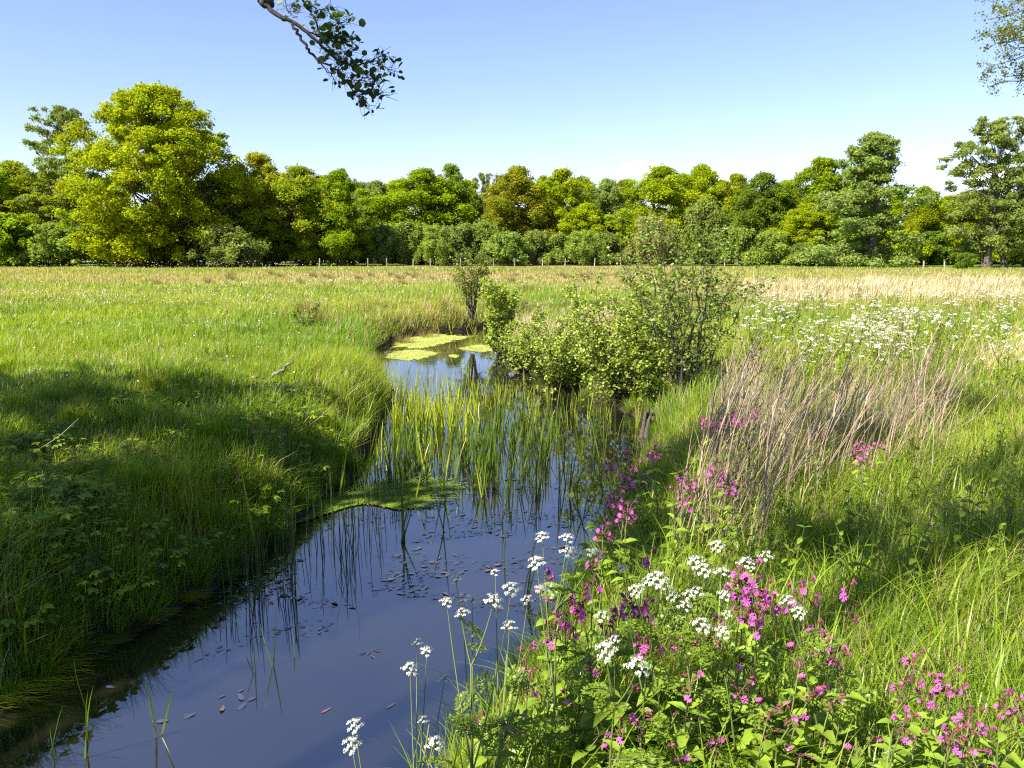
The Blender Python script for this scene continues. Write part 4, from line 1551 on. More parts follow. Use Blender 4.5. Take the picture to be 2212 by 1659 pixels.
PF = [parsley_far_mesh(130 + i, 5 + i) for i in range(4)]
cnt = 0
while cnt < 210:
    u = random.choice([random.uniform(1590, 1900), random.uniform(1600, 2330), random.uniform(1880, 2330)]) if random.random() < .92 else random.uniform(1290, 1620)
    v = random.choice([random.uniform(596, 640), random.uniform(620, 730), random.uniform(640, 745), random.uniform(650, 745)])
    if u < 1620 and v > 640:
        continue
    p = on_z(np.array(u), np.array(v), 1.45)
    if fbm(p[0], p[1], 3.0, 97) < .40 and random.random() < .6:
        continue
    if stream_sd(np.array([p[0]]), np.array([p[1]]))[0] < 1.0:
        continue
    o = link("cow_parsley", PF[cnt % 4])
    o.location = (p[0], p[1], hz(p[0], p[1]))
    o.rotation_euler = (random.uniform(-.1, .1), random.uniform(-.1, .1), random.random() * 6.28)
    s = random.uniform(.8, 1.3)
    o.scale = (s * .85, s * .85, s)
    uu = p[0] / p[1]
    zone = ("behind the alder sapling" if uu < .27 else "just right of the alder sapling" if uu < .38 else
            "behind the middle of the dry reeds" if uu < .48 else "behind the dry reeds' right end" if uu < .56 else "by the right edge of the meadow")
    tag(o, "white cow parsley %s, %s" % (zone, "close to the dry reeds" if p[1] < 17 else "halfway out in the meadow" if p[1] < 24 else "out by the pale grass band"), "cow parsley", "cow parsley of the right meadow")
    cnt += 1
# far line of cow parsley at the foot of the wood
S = []
for i in range(230):
    u = random.choice([random.uniform(60, 790), random.uniform(180, 620)])
    p = at(np.array(u), np.array(575.0), np.array(random.uniform(90, 104)))
    S.append((p[0], p[1], hz(p[0], p[1]) + .15 + .95 * random.random()))
dots("distant_cow_parsley", "white specks of cow parsley along the foot of the left wood", S, (.66, .66, .56), .045)


# ------------------------------------------------------------------ red campion
def calyx_mesh():
    mb = MB()
    add_lathe(mb, [(.0012, -.014), (.0034, -.012), (.0044, -.007), (.0036, -.001), (.003, .001)], 7, (1, 1, 1))
    return mb.mesh("calyx", M_CALYX)


def petals_mesh(seed, openness):
    g = np.random.default_rng(seed)
    mb = MB()
    for i in range(5):
        a = i * 1.2566 + g.normal() * .1
        L = .0125 * (.9 + .2 * g.random())
        ca, sa = math.cos(a), math.sin(a)
        T = [(.05, 0, 0), (.5, -.22, .10), (.98, -.46, .02), (1.05, -.2, 0), (.72, 0, .06), (1.05, .2, 0), (.98, .46, .02), (.5, .22, .10)]
        V = []
        for (x_, y_, z_) in T:
            x2 = x_ * L * math.cos(openness)
            z2 = x_ * L * math.sin(openness) + z_ * L
            y2 = y_ * L
            V.append((ca * x2 - sa * y2, sa * x2 + ca * y2, z2))
        mb.add(V, [[0, 1, 2, 3], [0, 3, 4, 4][:4] if False else [0, 3, 4, 5], [0, 5, 6, 7]], None, np.array([1, 1, 1]) * (.9 + .2 * g.random()))
    mb.add([(math.cos(k * 1.0472) * .0016, math.sin(k * 1.0472) * .0016, .0012) for k in range(6)], None, [[0, i, i + 1] for i in range(1, 5)], (1.6, 1.8, 1.3))
    return mb.mesh("flower", M_PETAL)


CAL = calyx_mesh()
PET = [petals_mesh(140, .15), petals_mesh(141, .45), petals_mesh(142, .0), petals_mesh(143, 1.0)]
CLEAF = []
for k in range(3):
    m_ = MB()
    T_ = LEAF_OVATE[0].copy()
    T_[:, 2] *= (1, 1.8, .3)[k]
    T_[:, 2] += .18 * T_[:, 0] - (.25, .35, .1)[k] * T_[:, 0] ** 2
    add_leaves(m_, [(0, 0, 0)], 0, 0, 0, 1, .46 + .06 * k, (1, 1, 1), (T_, LEAF_OVATE[1], []))
    CLEAF.append(m_.mesh("campion_leaf", M_HERB))
PINK = (.60, .12, .47)


def campion_proto(seed, H=.62, nflow=6, npairs=4, bigleaf=.085, spread=.05):
    g = np.random.default_rng(seed)
    e = empty("red_campion")
    mb = MB()
    top = np.array([g.normal() * .03, g.normal() * .03, H])
    st = crom([np.array([0, 0, -.05]), np.array([g.normal() * .012, g.normal() * .012, H * .35]), np.array([g.normal() * .02, g.normal() * .02, H * .7]), top], 4)
    add_tube(mb, st, np.linspace(.0042, .0024, len(st)), 6, (.13, .15, .045))
    for i in range(npairs):
        f = .12 + .8 * i / npairs
        p = st[int(f * (len(st) - 1))]
        a0 = i * 1.57 + g.random() * .5
        for s in (0, math.pi):
            l_ = link("leaf", CLEAF[int(g.integers(0, 3))], e)
            l_.location = p
            l_.rotation_euler = (g.normal() * .25, -.35 + g.normal() * .25, a0 + s + g.normal() * .2)
            ln = bigleaf * 1.08 * (1.12 - .65 * f) * (.8 + .4 * g.random())
            l_.scale = (ln,) * 3
            l_.color = (*jit((.215, .315, .03), .2), 1)
    for j in range(nflow):
        a = j * 2.4 + g.random() * .6
        r = spread * (.30 + .60 * g.random())
        q = top + np.array([math.cos(a) * r, math.sin(a) * r, -.045 + .085 * g.random() + .03 * (j == 0)])
        stp = st[-1] if g.random() < .65 else st[-3]
        pts = bez(stp, (stp + q) / 2 + np.array([0, 0, .006]), q, 5)
        add_tube(mb, pts, np.linspace(.0017, .0011, 5), 4, (.13, .085, .055))
        fl = link("flower", PET[int(g.choice([0, 0, 1, 1, 2, 3]))], e)
        d = nrm(np.array([math.cos(a), math.sin(a), .0]) * 1.0 + np.array([0, -.55, .45]) + g.normal(size=3) * .25)
        fl.location = q + d * .013
        fl.rotation_euler = Vector(d).to_track_quat('Z', 'Y').to_euler()
        s = .95 + .35 * g.random()
        fl.scale = (s, s, s)
        fl.color = (*jit(PINK, .22), 1)
        ca = link("calyx", CAL, fl)
        ca.color = (.13, .03, .035, 1)
        ca.scale = (1.25, 1.25, 1.15)
    for j in range(3):       # closed buds
        a = g.random() * 6.28
        q = top + np.array([math.cos(a) * .025, math.sin(a) * .025, -.02 + .04 * g.random()])
        b_ = link("bud", CAL, e)
        b_.location = q
        b_.rotation_euler = (g.normal() * .5, g.normal() * .5, 0)
        b_.color = (.13, .04, .05, 1)
        add_tube(mb, [top, (top + q) / 2, q - np.array([0, 0, .012])], [.0015, .0012, .001], 3, (.12, .09, .05))
    mb.build("stem", M_STEM, e)
    return e


PROTO = [campion_proto(150, .62, 7, 5, .10), campion_proto(151, .58, 5, 5, .11), campion_proto(152, .66, 12, 5, .10, .06), campion_proto(153, .55, 4, 6, .125), campion_proto(154, .6, 4, 5, .11, .035)]
GC = "red campion plants on the near bank"
CP = [
    ([(1215, 1255, .85, 1), (1280, 1238, .85, 4), (1225, 1302, .8, 1)], "red campion with dark buds at the flowers' left front"),
    ([(1250, 1328, .75, 0), (1186, 1370, .68, 4), (1156, 1412, .62, 4), (1240, 1382, .66, 1)], "low red campion at the water's edge left of the brightest cow parsley"),
    ([(1133, 1462, .55, 4)], "single lilac campion lowest beside the leaning cow parsley"),
    ([(1326, 1345, .72, 0), (1362, 1330, .74, 1), (1396, 1342, .72, 0), (1412, 1312, .76, 2)], "red campion with dusky calyces behind the brightest cow parsley"),
    ([(1420, 1382, .68, 1), (1442, 1412, .64, 0), (1332, 1442, .6, 1)], "red campion right of the brightest cow parsley umbels"),
    ([(1382, 1240, .86, 4), (1300, 1290, .8, 1)], "thin red campion poking out above the packed cow parsley"),
    ([(1608, 1250, .9, 2)], "tallest red campion with the thickest magenta flower head"),
    ([(1592, 1282, .84, 2), (1622, 1318, .78, 2)], "magenta campion heads just under the tallest one"),
    ([(1700, 1290, .84, 0), (1690, 1326, .78, 1)], "magenta campion right of the tallest one"),
    ([(1580, 1346, .74, 1), (1656, 1332, .76, 4)], "dark-budded campion below the magenta heads"),
    ([(1490, 1392, .68, 0), (1490, 1460, .58, 4)], "lilac campion between the brightest cow parsley and the tallest campion"),
    ([(1660, 1482, .55, 1), (1702, 1440, .62, 3), (1700, 1490, .55, 3)], "broad-leaved campion with pale pink flowers low in the middle of the right foreground"),
    ([(1745, 1400, .68, 4), (1800, 1302, .8, 4), (1782, 1372, .7, 1)], "red campion with few flowers standing in the grass right of the magenta heads"),
    ([(1822, 1452, .6, 3), (1770, 1532, .5, 3), (1686, 1562, .48, 3)], "broad-leaved campion near the bottom with small violet flowers"),
    ([(1962, 1430, .65, 4)], "lone campion with two violet flowers in the shaded grass at the right"),
    ([(2080, 1492, .58, 2), (2058, 1502, .56, 1)], "big purple campion clump near the bottom right corner"),
    ([(2192, 1506, .58, 1), (2196, 1542, .5, 0)], "pink campion at the right edge of the bottom corner"),
    ([(2088, 1560, .5, 0), (2042, 1576, .5, 4)], "purple campion under the big clump in the bottom right corner"),
    ([(2030, 1617, .42, 4), (2100, 1612, .42, 0), (1908, 1562, .5, 4)], "lowest purple campion along the bottom right edge"),
    ([(1050, 1556, .5, 1), (1086, 1576, .48, 0)], "pink campion by the water at the very bottom left of the bank"),
    ([(1332, 1562, .48, 4), (1362, 1578, .46, 3)], "small campion in the bright grass at the bottom of the bank"),
]
G_LOW = [(1245, 1470, .45, 3), (1560, 1500, .4, 3), (1620, 1600, .38, 3), (1760, 1600, .38, 3), (1850, 1580, .38, 3), (1480, 1560, .38, 3), (1960, 1600, .38, 3), (2150, 1620, .36, 3),
         (1400, 1500, .42, 3), (1540, 1620, .34, 3), (1700, 1640, .32, 3), (1860, 1640, .32, 3), (1980, 1530, .4, 3), (2010, 1650, .3, 3),
         (1200, 1520, .4, 3), (1300, 1500, .45, 3), (1350, 1480, .5, 3), (1270, 1580, .36, 3), (1380, 1600, .36, 3), (1450, 1530, .42, 3), (1500, 1600, .36, 3), (1440, 1640, .32, 3), (1310, 1640, .32, 3), (1600, 1450, .5, 3), (1545, 1430, .52, 3), (1920, 1600, .36, 3), (2080, 1650, .3, 3), (1780, 1650, .3, 3), (1640, 1540, .4, 3)]


def put_campion(u, v, h, k, label, group):
    p = head_point(u, v, h)
    zg = hz(p[0], p[1])
    e = copy_tree(PROTO[k])
    H0 = (.62, .58, .66, .55, .6)[k]
    s = max(.45, (p[2] - zg) / H0)
    e.location = (p[0], p[1], p[2] - H0 * s)
    e.rotation_euler = (random.uniform(-.08, .08), random.uniform(-.08, .08), random.uniform(-.9, .9))
    sx = 1.0 + .15 * random.random()
    e.scale = (sx, sx, s)
    tag(e, label, "campion", group)
    return e


for (spots, lab) in CP:
    order = sorted(q[0] for q in spots)
    for (u, v, h, k) in spots:
        i_ = order.index(u)
        put_campion(u, v, h, k, lab + ("" if len(spots) == 1 else ", left one" if i_ == 0 else ", right one" if i_ == len(spots) - 1 else ", middle one"), GC)
for (u, v, h, k) in G_LOW:
    e = put_campion(u, v, h, k, "leafy campion shoot with broad pale green leaves low in the right foreground", "leafy campion shoots")
    for ch in list(e.children):
        if ch.name.startswith(("flower", "bud")) and random.random() < .75:
            for q in list(ch.children):
                bpy.data.objects.remove(q)
            bpy.data.objects.remove(ch)
MC = [(1365, 988), (1397, 1008), (1347, 1042), (1372, 1052), (1352, 1082), (1312, 1132), (1322, 1092), (1338, 1010), (1390, 1040), (1335, 1120), (1360, 1110), (1300, 1165),
      (1502, 1022), (1512, 1052), (1560, 1042), (1576, 1062), (1530, 1035), (1548, 1018), (1455, 1092), (1432, 972), (1410, 985), (1470, 1050)]
for (u, v) in MC:
    put_campion(u, v, random.uniform(.6, .8), random.choice([0, 2, 0, 1]), "violet campion in the shade between the water and the dry reeds", "violet campion beside the dry reeds")
for (u, v) in [(1546, 916), (1606, 906), (1590, 902), (1560, 925), (1620, 900)]:
    put_campion(u, v, .75, random.choice([0, 2]), "pink campion showing through the dry reeds at the stumps", "pink campion behind the dry reeds")
for (u, v) in [(1856, 962), (1886, 966), (1862, 1002), (1874, 985)]:
    put_campion(u, v, .6, random.choice([0, 2]), "pink campion at the right foot of the dry reeds", "pink campion right of the dry reeds")
for pr in PROTO:       # the first of each kind stands on the bank too
    pass
for k, (u, v, h) in enumerate([(1600, 1262, .87), (1265, 1345, .72), (1690, 1308, .8), (1640, 1545, .48), (1925, 1500, .55)]):
    p = head_point(u, v, h)
    zg = hz(p[0], p[1])
    H0 = (.62, .58, .66, .55, .6)[k]
    s = (p[2] - zg) / H0
    PROTO[k].location = (p[0], p[1], zg)
    PROTO[k].scale = (1, 1, s)
    tag(PROTO[k], ["magenta campion leaning against the tallest one", "campion with rosy buds beside the low ones at the water's edge", "magenta campion with many flowers between the two magenta heads",
                   "broad-leaved campion low down between the pale pink flowers", "sparse campion in the dark grass left of the big purple clump"][k], "campion", GC)


# ------------------------------------------------------------------ nettles and leafy herbs
def nettle_proto(seed, H=.5, c=(.13, .195, .016)):
    g = np.random.default_rng(seed)
    ms, ml = MB(), MB()
    top = np.array([g.normal() * .04, g.normal() * .04, H])
    st = bez((0, 0, -.03), (g.normal() * .03, g.normal() * .03, H * .5), top, 8)
    add_tube(ms, st, np.linspace(.004, .002, 8), 5, (.09, .11, .035))
    for i in range(1, 8):
        for s in (0, math.pi):
            a = i * 1.57 + s + g.normal() * .2
            f = i / 7
            ln = .075 * (1 - .55 * abs(f - .45)) * (.8 + .4 * g.random())
            add_leaves(ml, [st[i]], a, -.15 + g.normal() * .25 + .5 * (f > .9), g.normal() * .2, ln, ln * .62, np.array(c) / .06 * .06 * (.75 + .5 * g.random()), LEAF_TOOTH)
    return ms.mesh("stem", M_STEM), ml.mesh("foliage", M_HERB)


def herb_proto(seed, c=(.17, .26, .014), R_=.14):
    g = np.random.default_rng(seed)
    ms, ml = MB(), MB()
    for i in range(8):
        a = i * .785 + g.normal() * .3
        l = R_ * (.7 + .6 * g.random())
        q = np.array([math.cos(a) * l, math.sin(a) * l, .10 + .14 * g.random()])
        pts = bez((0, 0, -.02), q * np.array([.4, .4, 1.1]), q, 5)
        add_tube(ms, pts, np.linspace(.0025, .0014, 5), 4, (.10, .125, .035))
        cc = np.array(c) * (.75 + .5 * g.random())
        for da, f in ((0, 1), (.85, .8), (-.85, .8)):
            add_leaves(ml, [q], a + da, -.1 + g.normal() * .2, g.normal() * .2, .07 * f, .052 * f, cc, LEAF_TOOTH)
    return ms.mesh("stem", M_STEM), ml.mesh("foliage", M_HERB)


NET = [nettle_proto(160 + i, .42 + .06 * i) for i in range(3)]
HER = [herb_proto(170 + i) for i in range(3)]


def put_plant(name, meshes, x, y, s, label, cat, group, tilt=.12):
    e = empty(name, (x, y, hz(x, y)), random.random() * 6.28, s)
    e.rotation_euler = (random.uniform(-tilt, tilt), random.uniform(-tilt, tilt), random.random() * 6.28)
    tag(e, label, cat, group)
    link("stem", meshes[0], e)
    f = link("foliage", meshes[1], e)
    f.color = (*jit((1, 1, 1), .18), 1)


cnt = 0
while cnt < 75:
    u, v = random.uniform(1560, 2260), random.uniform(930, 1260)
    if random.random() > .25 + .75 * (u - 1560) / 600:
        continue
    p = on_z(np.array(u), np.array(v), .95)
    put_plant("nettle", NET[cnt % 3], p[0], p[1], random.uniform(.7, 1.15), "dull green nettle with toothed leaves %s" % ("at the right foot of the dry reeds" if u < 1850 else "around the pale straw at the right edge" if v < 1150 and u > 2000 else "between the dry reeds and the pale straw" if v < 1100 else "in the tall grass nearest the viewer"), "nettle", "nettles of the right bank")
    cnt += 1
cnt = 0
while cnt < 230:
    u, v = random.uniform(-60, 860), random.uniform(880, 1330)
    p = on_z(np.array(u), np.array(v), .45)
    d = stream_sd(np.array([p[0]]), np.array([p[1]]))[0]
    if d < .12 or d > 3.2 or not is_left(p[0], p[1]):
        continue
    if fbm(p[0], p[1], 1.2, 99) < .38:
        continue
    put_plant("leafy_herb", HER[cnt % 3], p[0], p[1], random.uniform(.7, 1.2), "three-lobed leafy herb on the left bank, %s, %s" % ("at the waterline" if d < .5 else "halfway up the slope" if d < 1.4 else "on top of the bank", "by the left edge" if u < 180 else "below the big tussock" if u < 480 else "above the upright horsetails" if u < 680 else "beside the reeds"), "herb", "leafy herbs of the left bank")
    cnt += 1
for i in range(14):
    u, v = random.uniform(10, 180), random.uniform(1170, 1280)
    p = on_z(np.array(u), np.array(v), .4)
    put_plant("bramble", HER[i % 3], p[0], p[1], random.uniform(1.2, 1.6), "bramble-like leafy shoot hanging over the bank at the far left", "bramble", "leafy shoots over the left bank")
cnt = 0
while cnt < 60:
    u, v = random.uniform(1280, 1640), random.uniform(990, 1230)
    p = on_z(np.array(u), np.array(v), .75)
    d = stream_sd(np.array([p[0]]), np.array([p[1]]))[0]
    if d < .1 or is_left(p[0], p[1]):
        continue
    put_plant("leafy_herb", HER[cnt % 3], p[0], p[1], random.uniform(.8, 1.3), "leafy herb in the dim undergrowth beneath the violet campion", "herb", "leafy herbs under the violet campion")
    cnt += 1

# ------------------------------------------------------------------ dry reeds
DRYC = np.array([.35, .275, .18])


def dry_stalk(seed, H=1.15):
    g = np.random.default_rng(seed)
    mb = MB()
    bx, by = .16 + .16 * g.random(), g.normal() * .08
    pts = bez((0, 0, -.05), (bx * .3, by * .3, H * .55), (bx * H, by * H, H), 9)
    pts[2:] += np.cumsum(g.normal(size=(7, 3)) * .008, 0)
    c = DRYC * (.6 + .65 * g.random()) * np.array([1, .96 + .06 * g.random(), .9 + .25 * g.random()])
    add_tube(mb, pts, np.linspace(.0062, .0030, 9), 5, c)
    for k in range(int(g.integers(1, 4))):
        i = int(g.integers(3, 8))
        a = g.random() * 6.28
        L = .12 + .2 * g.random()
        bend = .5 + .8 * g.random()
        add_blades(mb, pts[i][None], np.array([L]), np.array([.009]), np.array([a]), np.array([bend]), np.array([a + 1.57]), (c * 1.15)[None], 4)
    if g.random() < .25:
        q = pts[-1] + g.normal(size=(14, 3)) * np.array([.02, .02, .045])
        add_cards(mb, q, nrm(g.normal(size=(14, 3))), .014, np.repeat((c * 1.05)[None], 14, 0), .35)
    return mb.mesh("dry_reed", M_DRY)


DS = [dry_stalk(180 + i, 1.0 + .03 * i) for i in range(14)]


def reed_spot():
    r = random.random()
    if r < .74:
        u = 1525 + 510 * random.random() ** 1.1
        v = random.gauss(945, 50)
    elif r < .9:
        u, v = random.uniform(1500, 1760), random.uniform(960, 1110)
    else:
        u, v = random.uniform(1440, 1660), random.uniform(1080, 1210)
    v = min(max(v, 860), 1210)
    return on_z(np.array(u), np.array(v), .72)


G_DRY = "dry reed stalks on the right bank"
for i in range(300):
    p = reed_spot()
    o = link("dry_reed", DS[i % 14])
    o.location = (p[0], p[1], hz(p[0], p[1]))
    lean = random.gauss(.06, .13)
    o.rotation_euler = (random.gauss(0, .10), lean, random.gauss(0, .5))
    s = random.uniform(.6, 1.12)
    o.scale = (s, s, s)
    uu = p[0] / p[1]
    where = ("stand's sparse front" if p[1] < 6.9 else "stand's edge by the alder sapling" if uu < .30 else
             "thick middle of the dry stand" if uu < .43 else "thinner right end of the stand")
    tall = "tall" if s > .95 else "short" if s < .75 else "middling"
    tag(o, "%s dry tan reed stalk %s in the %s" % (tall, "leaning right" if lean > .12 else "standing upright" if lean > -.03 else "leaning left", where), "dry reed", G_DRY)
# the thinner and broken ones of the stand
nb = 1300
sp = np.array([reed_spot() for _ in range(nb)])
sp[:, 2] = height(sp[:, 0], sp[:, 1])
mb = MB()
az_ = rng.normal(size=nb) * .9
add_blades(mb, sp, .35 + .75 * rng.random(nb), .0065 + .004 * rng.random(nb), az_, np.abs(rng.normal(size=nb) * .28) + .12, rng.random(nb) * 6.28,
           DRYC * (.55 + .65 * rng.random((nb, 1))), 4)
tag(mb.build("dry_reed_litter", M_DRY), "finer and broken tan reed stalks filling the dry stand", kind="stuff")


# pale dry grass patches on the right meadow
def pale_patch(label, u0, u1, v0, v1, n, h, seed, lean=.25):
    g = np.random.default_rng(seed)
    u = u0 + (u1 - u0) * g.random(n * 3)
    v = v0 + (v1 - v0) * g.random(n * 3)
    P = on_z(u, v, .75)
    k = (fbm(P[:, 0], P[:, 1], 2.5, seed) > .40) & (stream_sd(P[:, 0], P[:, 1]) > .3)
    P = P[k][:n]
    n = len(P)
    P[:, 2] = height(P[:, 0], P[:, 1])
    dist = np.hypot(P[:, 0], P[:, 1])
    mb = MB()
    az_ = g.normal(size=n) * .9 + .3
    c = np.array([.50, .40, .24]) * (.65 + .5 * g.random((n, 1)))
    add_blades(mb, P, h * (.5 + .7 * g.random(n)), np.maximum(.006, dist * .0005) * (.7 + .6 * g.random(n)), az_, lean + .35 * g.random(n), g.random(n) * 3.14, c, 3)
    tag(mb.build("dry_grass", M_DRY), label, kind="stuff")


pale_patch("pale dry grass behind the low alder bushes on the right bank", 1105, 1330, 680, 735, 2600, .85, 190)
pale_patch("pale dry grass band across the far right meadow", 1860, 2300, 608, 650, 3600, .8, 191)
pale_patch("pale dry grass beyond the cow parsley right of the alder sapling", 1600, 1900, 612, 655, 1800, .7, 192)
pale_patch("flattened pale dry grass among the right meadow's cow parsley", 1840, 1970, 690, 760, 900, .55, 193, .6)
pale_patch("flattened pale dry grass at the right edge of the meadow", 2110, 2300, 730, 800, 900, .5, 194, .6)

# ------------------------------------------------------------------ reeds standing in the water
def reed_blade_mesh(seed, H=.75, w=.017, bend=.1):
    g = np.random.default_rng(seed)
    t = np.linspace(0, 1, 7)
    mb = MB()
    off = H * bend * t ** 2 + .01 * np.sin(t * 5)
    z = H * t * (1 - .3 * bend * t) - .06
    ww = w * .5 * np.where(t < .12, .75 + 2 * t, 1) * (1 - t ** 3.2) ** .8
    ww = np.maximum(ww, .0006)
    tw = g.normal() * .5 * t
    L_ = np.stack([off - np.sin(tw) * ww, np.cos(tw) * ww, z], -1)
    M_ = np.stack([off + .18 * ww, 0 * t, z], -1)
    R_ = np.stack([off + np.sin(tw) * ww, -np.cos(tw) * ww, z], -1)
    V = np.stack([L_, M_, R_], 1)
    c = np.stack([1 + .1 * t, 1 + .02 * t, 1 - .1 * t], -1)
    q = []
    for i in range(6):
        for j in range(2):
            q.append((i * 3 + j, i * 3 + j + 1, i * 3 + j + 4, i * 3 + j + 3))
    mb.add(V, q, None, np.repeat(c, 3, 0))
    return mb.mesh("reed_blade", M_REED)


RBM = [reed_blade_mesh(200 + i, .62 + .05 * i, .015 + .0015 * (i % 4), .03 + .035 * (i % 5)) for i in range(9)]
YELR = (.300, .365, .018)
GRR_SHADE = (.085, .140, .016)  # reed green with shade and backlight put into its dark tone


def reed_clump(x, y, nb, s, tint, label, group="reed clumps in the stream", spread=.05, tilt=.14, z=0.0, wide=1.0):
    e = empty("reed_clump", (x, y, z))
    tag(e, label, "reeds", group)
    for k in range(nb):
        o = link("blade", random.choice(RBM), e)
        a = random.random() * 6.28
        r = spread * random.random()
        o.location = (math.cos(a) * r, math.sin(a) * r, 0)
        o.rotation_euler = (random.gauss(0, tilt), random.gauss(0, tilt), random.random() * 6.28)
        q = s * random.uniform(.6, 1.15)
        o.scale = (s * 1.35 * wide, s * 1.35 * wide, q)
        o.color = (*jit(tint, .22), 1)
    return e


def wz(u, v):
    return on_z(np.array(float(u)), np.array(float(v)), 0.0)


stand = [  # (u0,u1,v0,v1,count,blades,scale,tint,label)
    (850, 1075, 845, 900, 56, 5, .64, YELR, "yellow-green reed clump in the front half of the stream's dense stand"),
    (850, 1030, 900, 960, 50, 5, .74, YELR, "yellow-green reed clump in the dense stand at the left of the stream"),
    (1070, 1385, 830, 905, 46, 4, .44, (.25, .30, .03), "short straw-tinged reed clump across the middle of the stream"),
    (850, 1060, 795, 850, 20, 4, .48, YELR, "reed clump at the back of the stand near the duckweed"),
    (840, 1060, 945, 1035, 44, 5, .82, GRR_SHADE, "greener, shade-darkened reed clump along the front of the dense stand"),
    (1040, 1200, 920, 1010, 26, 5, .85, GRR_SHADE, "shade-darkened green reed clump standing apart on the open water"),
    (1020, 1310, 930, 1085, 44, 4, .78, GRR_SHADE, "sparse dark reeds scattered over the open water before the right bank"),
    (760, 960, 985, 1080, 14, 3, .8, YELR, "lit reeds rising through the shaded duckweed's rim"),
    (1150, 1380, 900, 935, 14, 4, .5, (.25, .30, .03), "short straw-tinged reed clump across the middle of the stream"),
]
for (u0, u1, v0, v1, n, nb, s, tn, lab) in stand:
    c = 0
    tries = 0
    while c < n and tries < 2000:
        tries += 1
        p = wz(random.uniform(u0, u1), random.uniform(v0, v1))
        if stream_sd(np.array([p[0]]), np.array([p[1]]))[0] > -.08:
            continue
        reed_clump(p[0], p[1], nb + random.randint(-2, 2), s * random.uniform(.8, 1.2), tn, lab + (", left part" if p[0] / p[1] < (u0 + (u1 - u0) / 3 - 1106) / FPX else ", right part" if p[0] / p[1] > (u0 + 2 * (u1 - u0) / 3 - 1106) / FPX else ", middle part"), spread=.12 if nb > 5 else .08)
        c += 1
single = [
    (735, 1075, 3, .75, YELR, "lit reed clump at the left edge of the shaded duckweed"),
    (790, 1040, 3, .8, YELR, "tall lit reed clump behind the shaded duckweed"),
    (850, 990, 5, .8, YELR, "bright reed clump at the foot of the left bank"),
    (920, 1000, 5, .7, YELR, "bright reed clump right of the one at the bank's foot"),
    (1000, 985, 6, .75, YELR, "broad bright reed clump in front of the dense stand"),
    (1070, 965, 6, .75, GRR_SHADE, "broad dark reed clump right of the bright one"),
    (1040, 1075, 3, .6, YELR, "reed clump on the right edge of the shaded duckweed"),
    (870, 1170, 5, .62, GRR_SHADE, "dark reed clump at the near edge of the duckweed"),
    (820, 1150, 2, .5, YELR, "short pair of reed blades left of the dark near clump"),
    (1225, 1070, 4, .75, GRR_SHADE, "tall dark reeds near the right bank"),
    (1300, 1000, 3, .8, GRR_SHADE, "thin dark reeds close under the right bank"),
    (1160, 985, 4, .7, GRR_SHADE, "dark reeds isolated in the middle of the open water"),
    (1100, 1050, 3, .6, GRR_SHADE, "few reed blades left of the dark near-bank reeds"),
    (1085, 1110, 2, .55, GRR_SHADE, "pair of reed blades on the open water right of the duckweed"),
    (960, 1150, 2, .5, GRR_SHADE, "pair of leaning reed blades in front of the duckweed"),
    (755, 1250, 4, .45, GRR_SHADE, "low dark reed clump in the middle of the near water"),
    (725, 1255, 2, .3, GRR_SHADE, "stubby broken reeds left of the low dark clump"),
    (548, 1450, 3, .22, GRR_SHADE, "bent broken reed stems in the near water"),
    (600, 1440, 2, .34, GRR_SHADE, "two upright reed blades right of the bent stems"),
    (640, 1425, 1, .26, GRR_SHADE, "single slanting reed blade in the near water"),
    (345, 1595, 2, .42, GRR_SHADE, "crossing pair of reed blades near the bottom left"),
    (175, 1640, 2, .45, GRR_SHADE, "two reed blades at the bottom left corner"),
    (105, 1640, 2, .30, GRR_SHADE, "short reed blades at the very bottom left"),
    (200, 1570, 1, .4, GRR_SHADE, "single reed blade by the floating grass at the left"),
    (1090, 1225, 1, .5, GRR_SHADE, "single tall reed blade in the water above the cow parsley"),
    (1130, 1290, 3, .55, GRR_SHADE, "leaning reeds in the water behind the cow parsley"),
    (1180, 1320, 2, .45, GRR_SHADE, "dark reed pair between the cow parsley and the bank"),
    (560, 1205, 4, .62, YELR, "upright reed clump at the water's edge under the left bank"),
    (205, 1400, 2, .55, YELR, "tall reed blade rising out of the floating grass"),
    (60, 1470, 4, .6, YELR, "reeds at the left edge growing from the floating grass"),
    (90, 1400, 4, .5, GRR_SHADE, "shaded reeds below the leafy shoots at the left"),
    (1260, 1130, 4, .65, GRR_SHADE, "dark reeds rooted along the right bank by the violet campion"),
    (1330, 960, 4, .6, GRR_SHADE, "reeds standing before the stumps"),
    (1245, 1060, 3, .8, GRR_SHADE, "slender reeds between open water and the violet campion"),
]
for (u, v, nb, s, tn, lab) in single:
    p = wz(u, v)
    reed_clump(p[0], p[1], nb, s * (1.3 if v < 1150 else 1.55), tn, lab, spread=.05, wide=.8)
for (u, v, nb) in [(900, 722, 4), (975, 722, 4), (1020, 755, 5), (1045, 740, 5), (1030, 722, 5), (945, 728, 3), (1060, 752, 3)]:
    p = wz(u, v)
    reed_clump(p[0], p[1], nb, .9, YELR, "reed clump at the duckweed in the stream's far bend", "reed clumps at the far bend", spread=.18, tilt=.22)

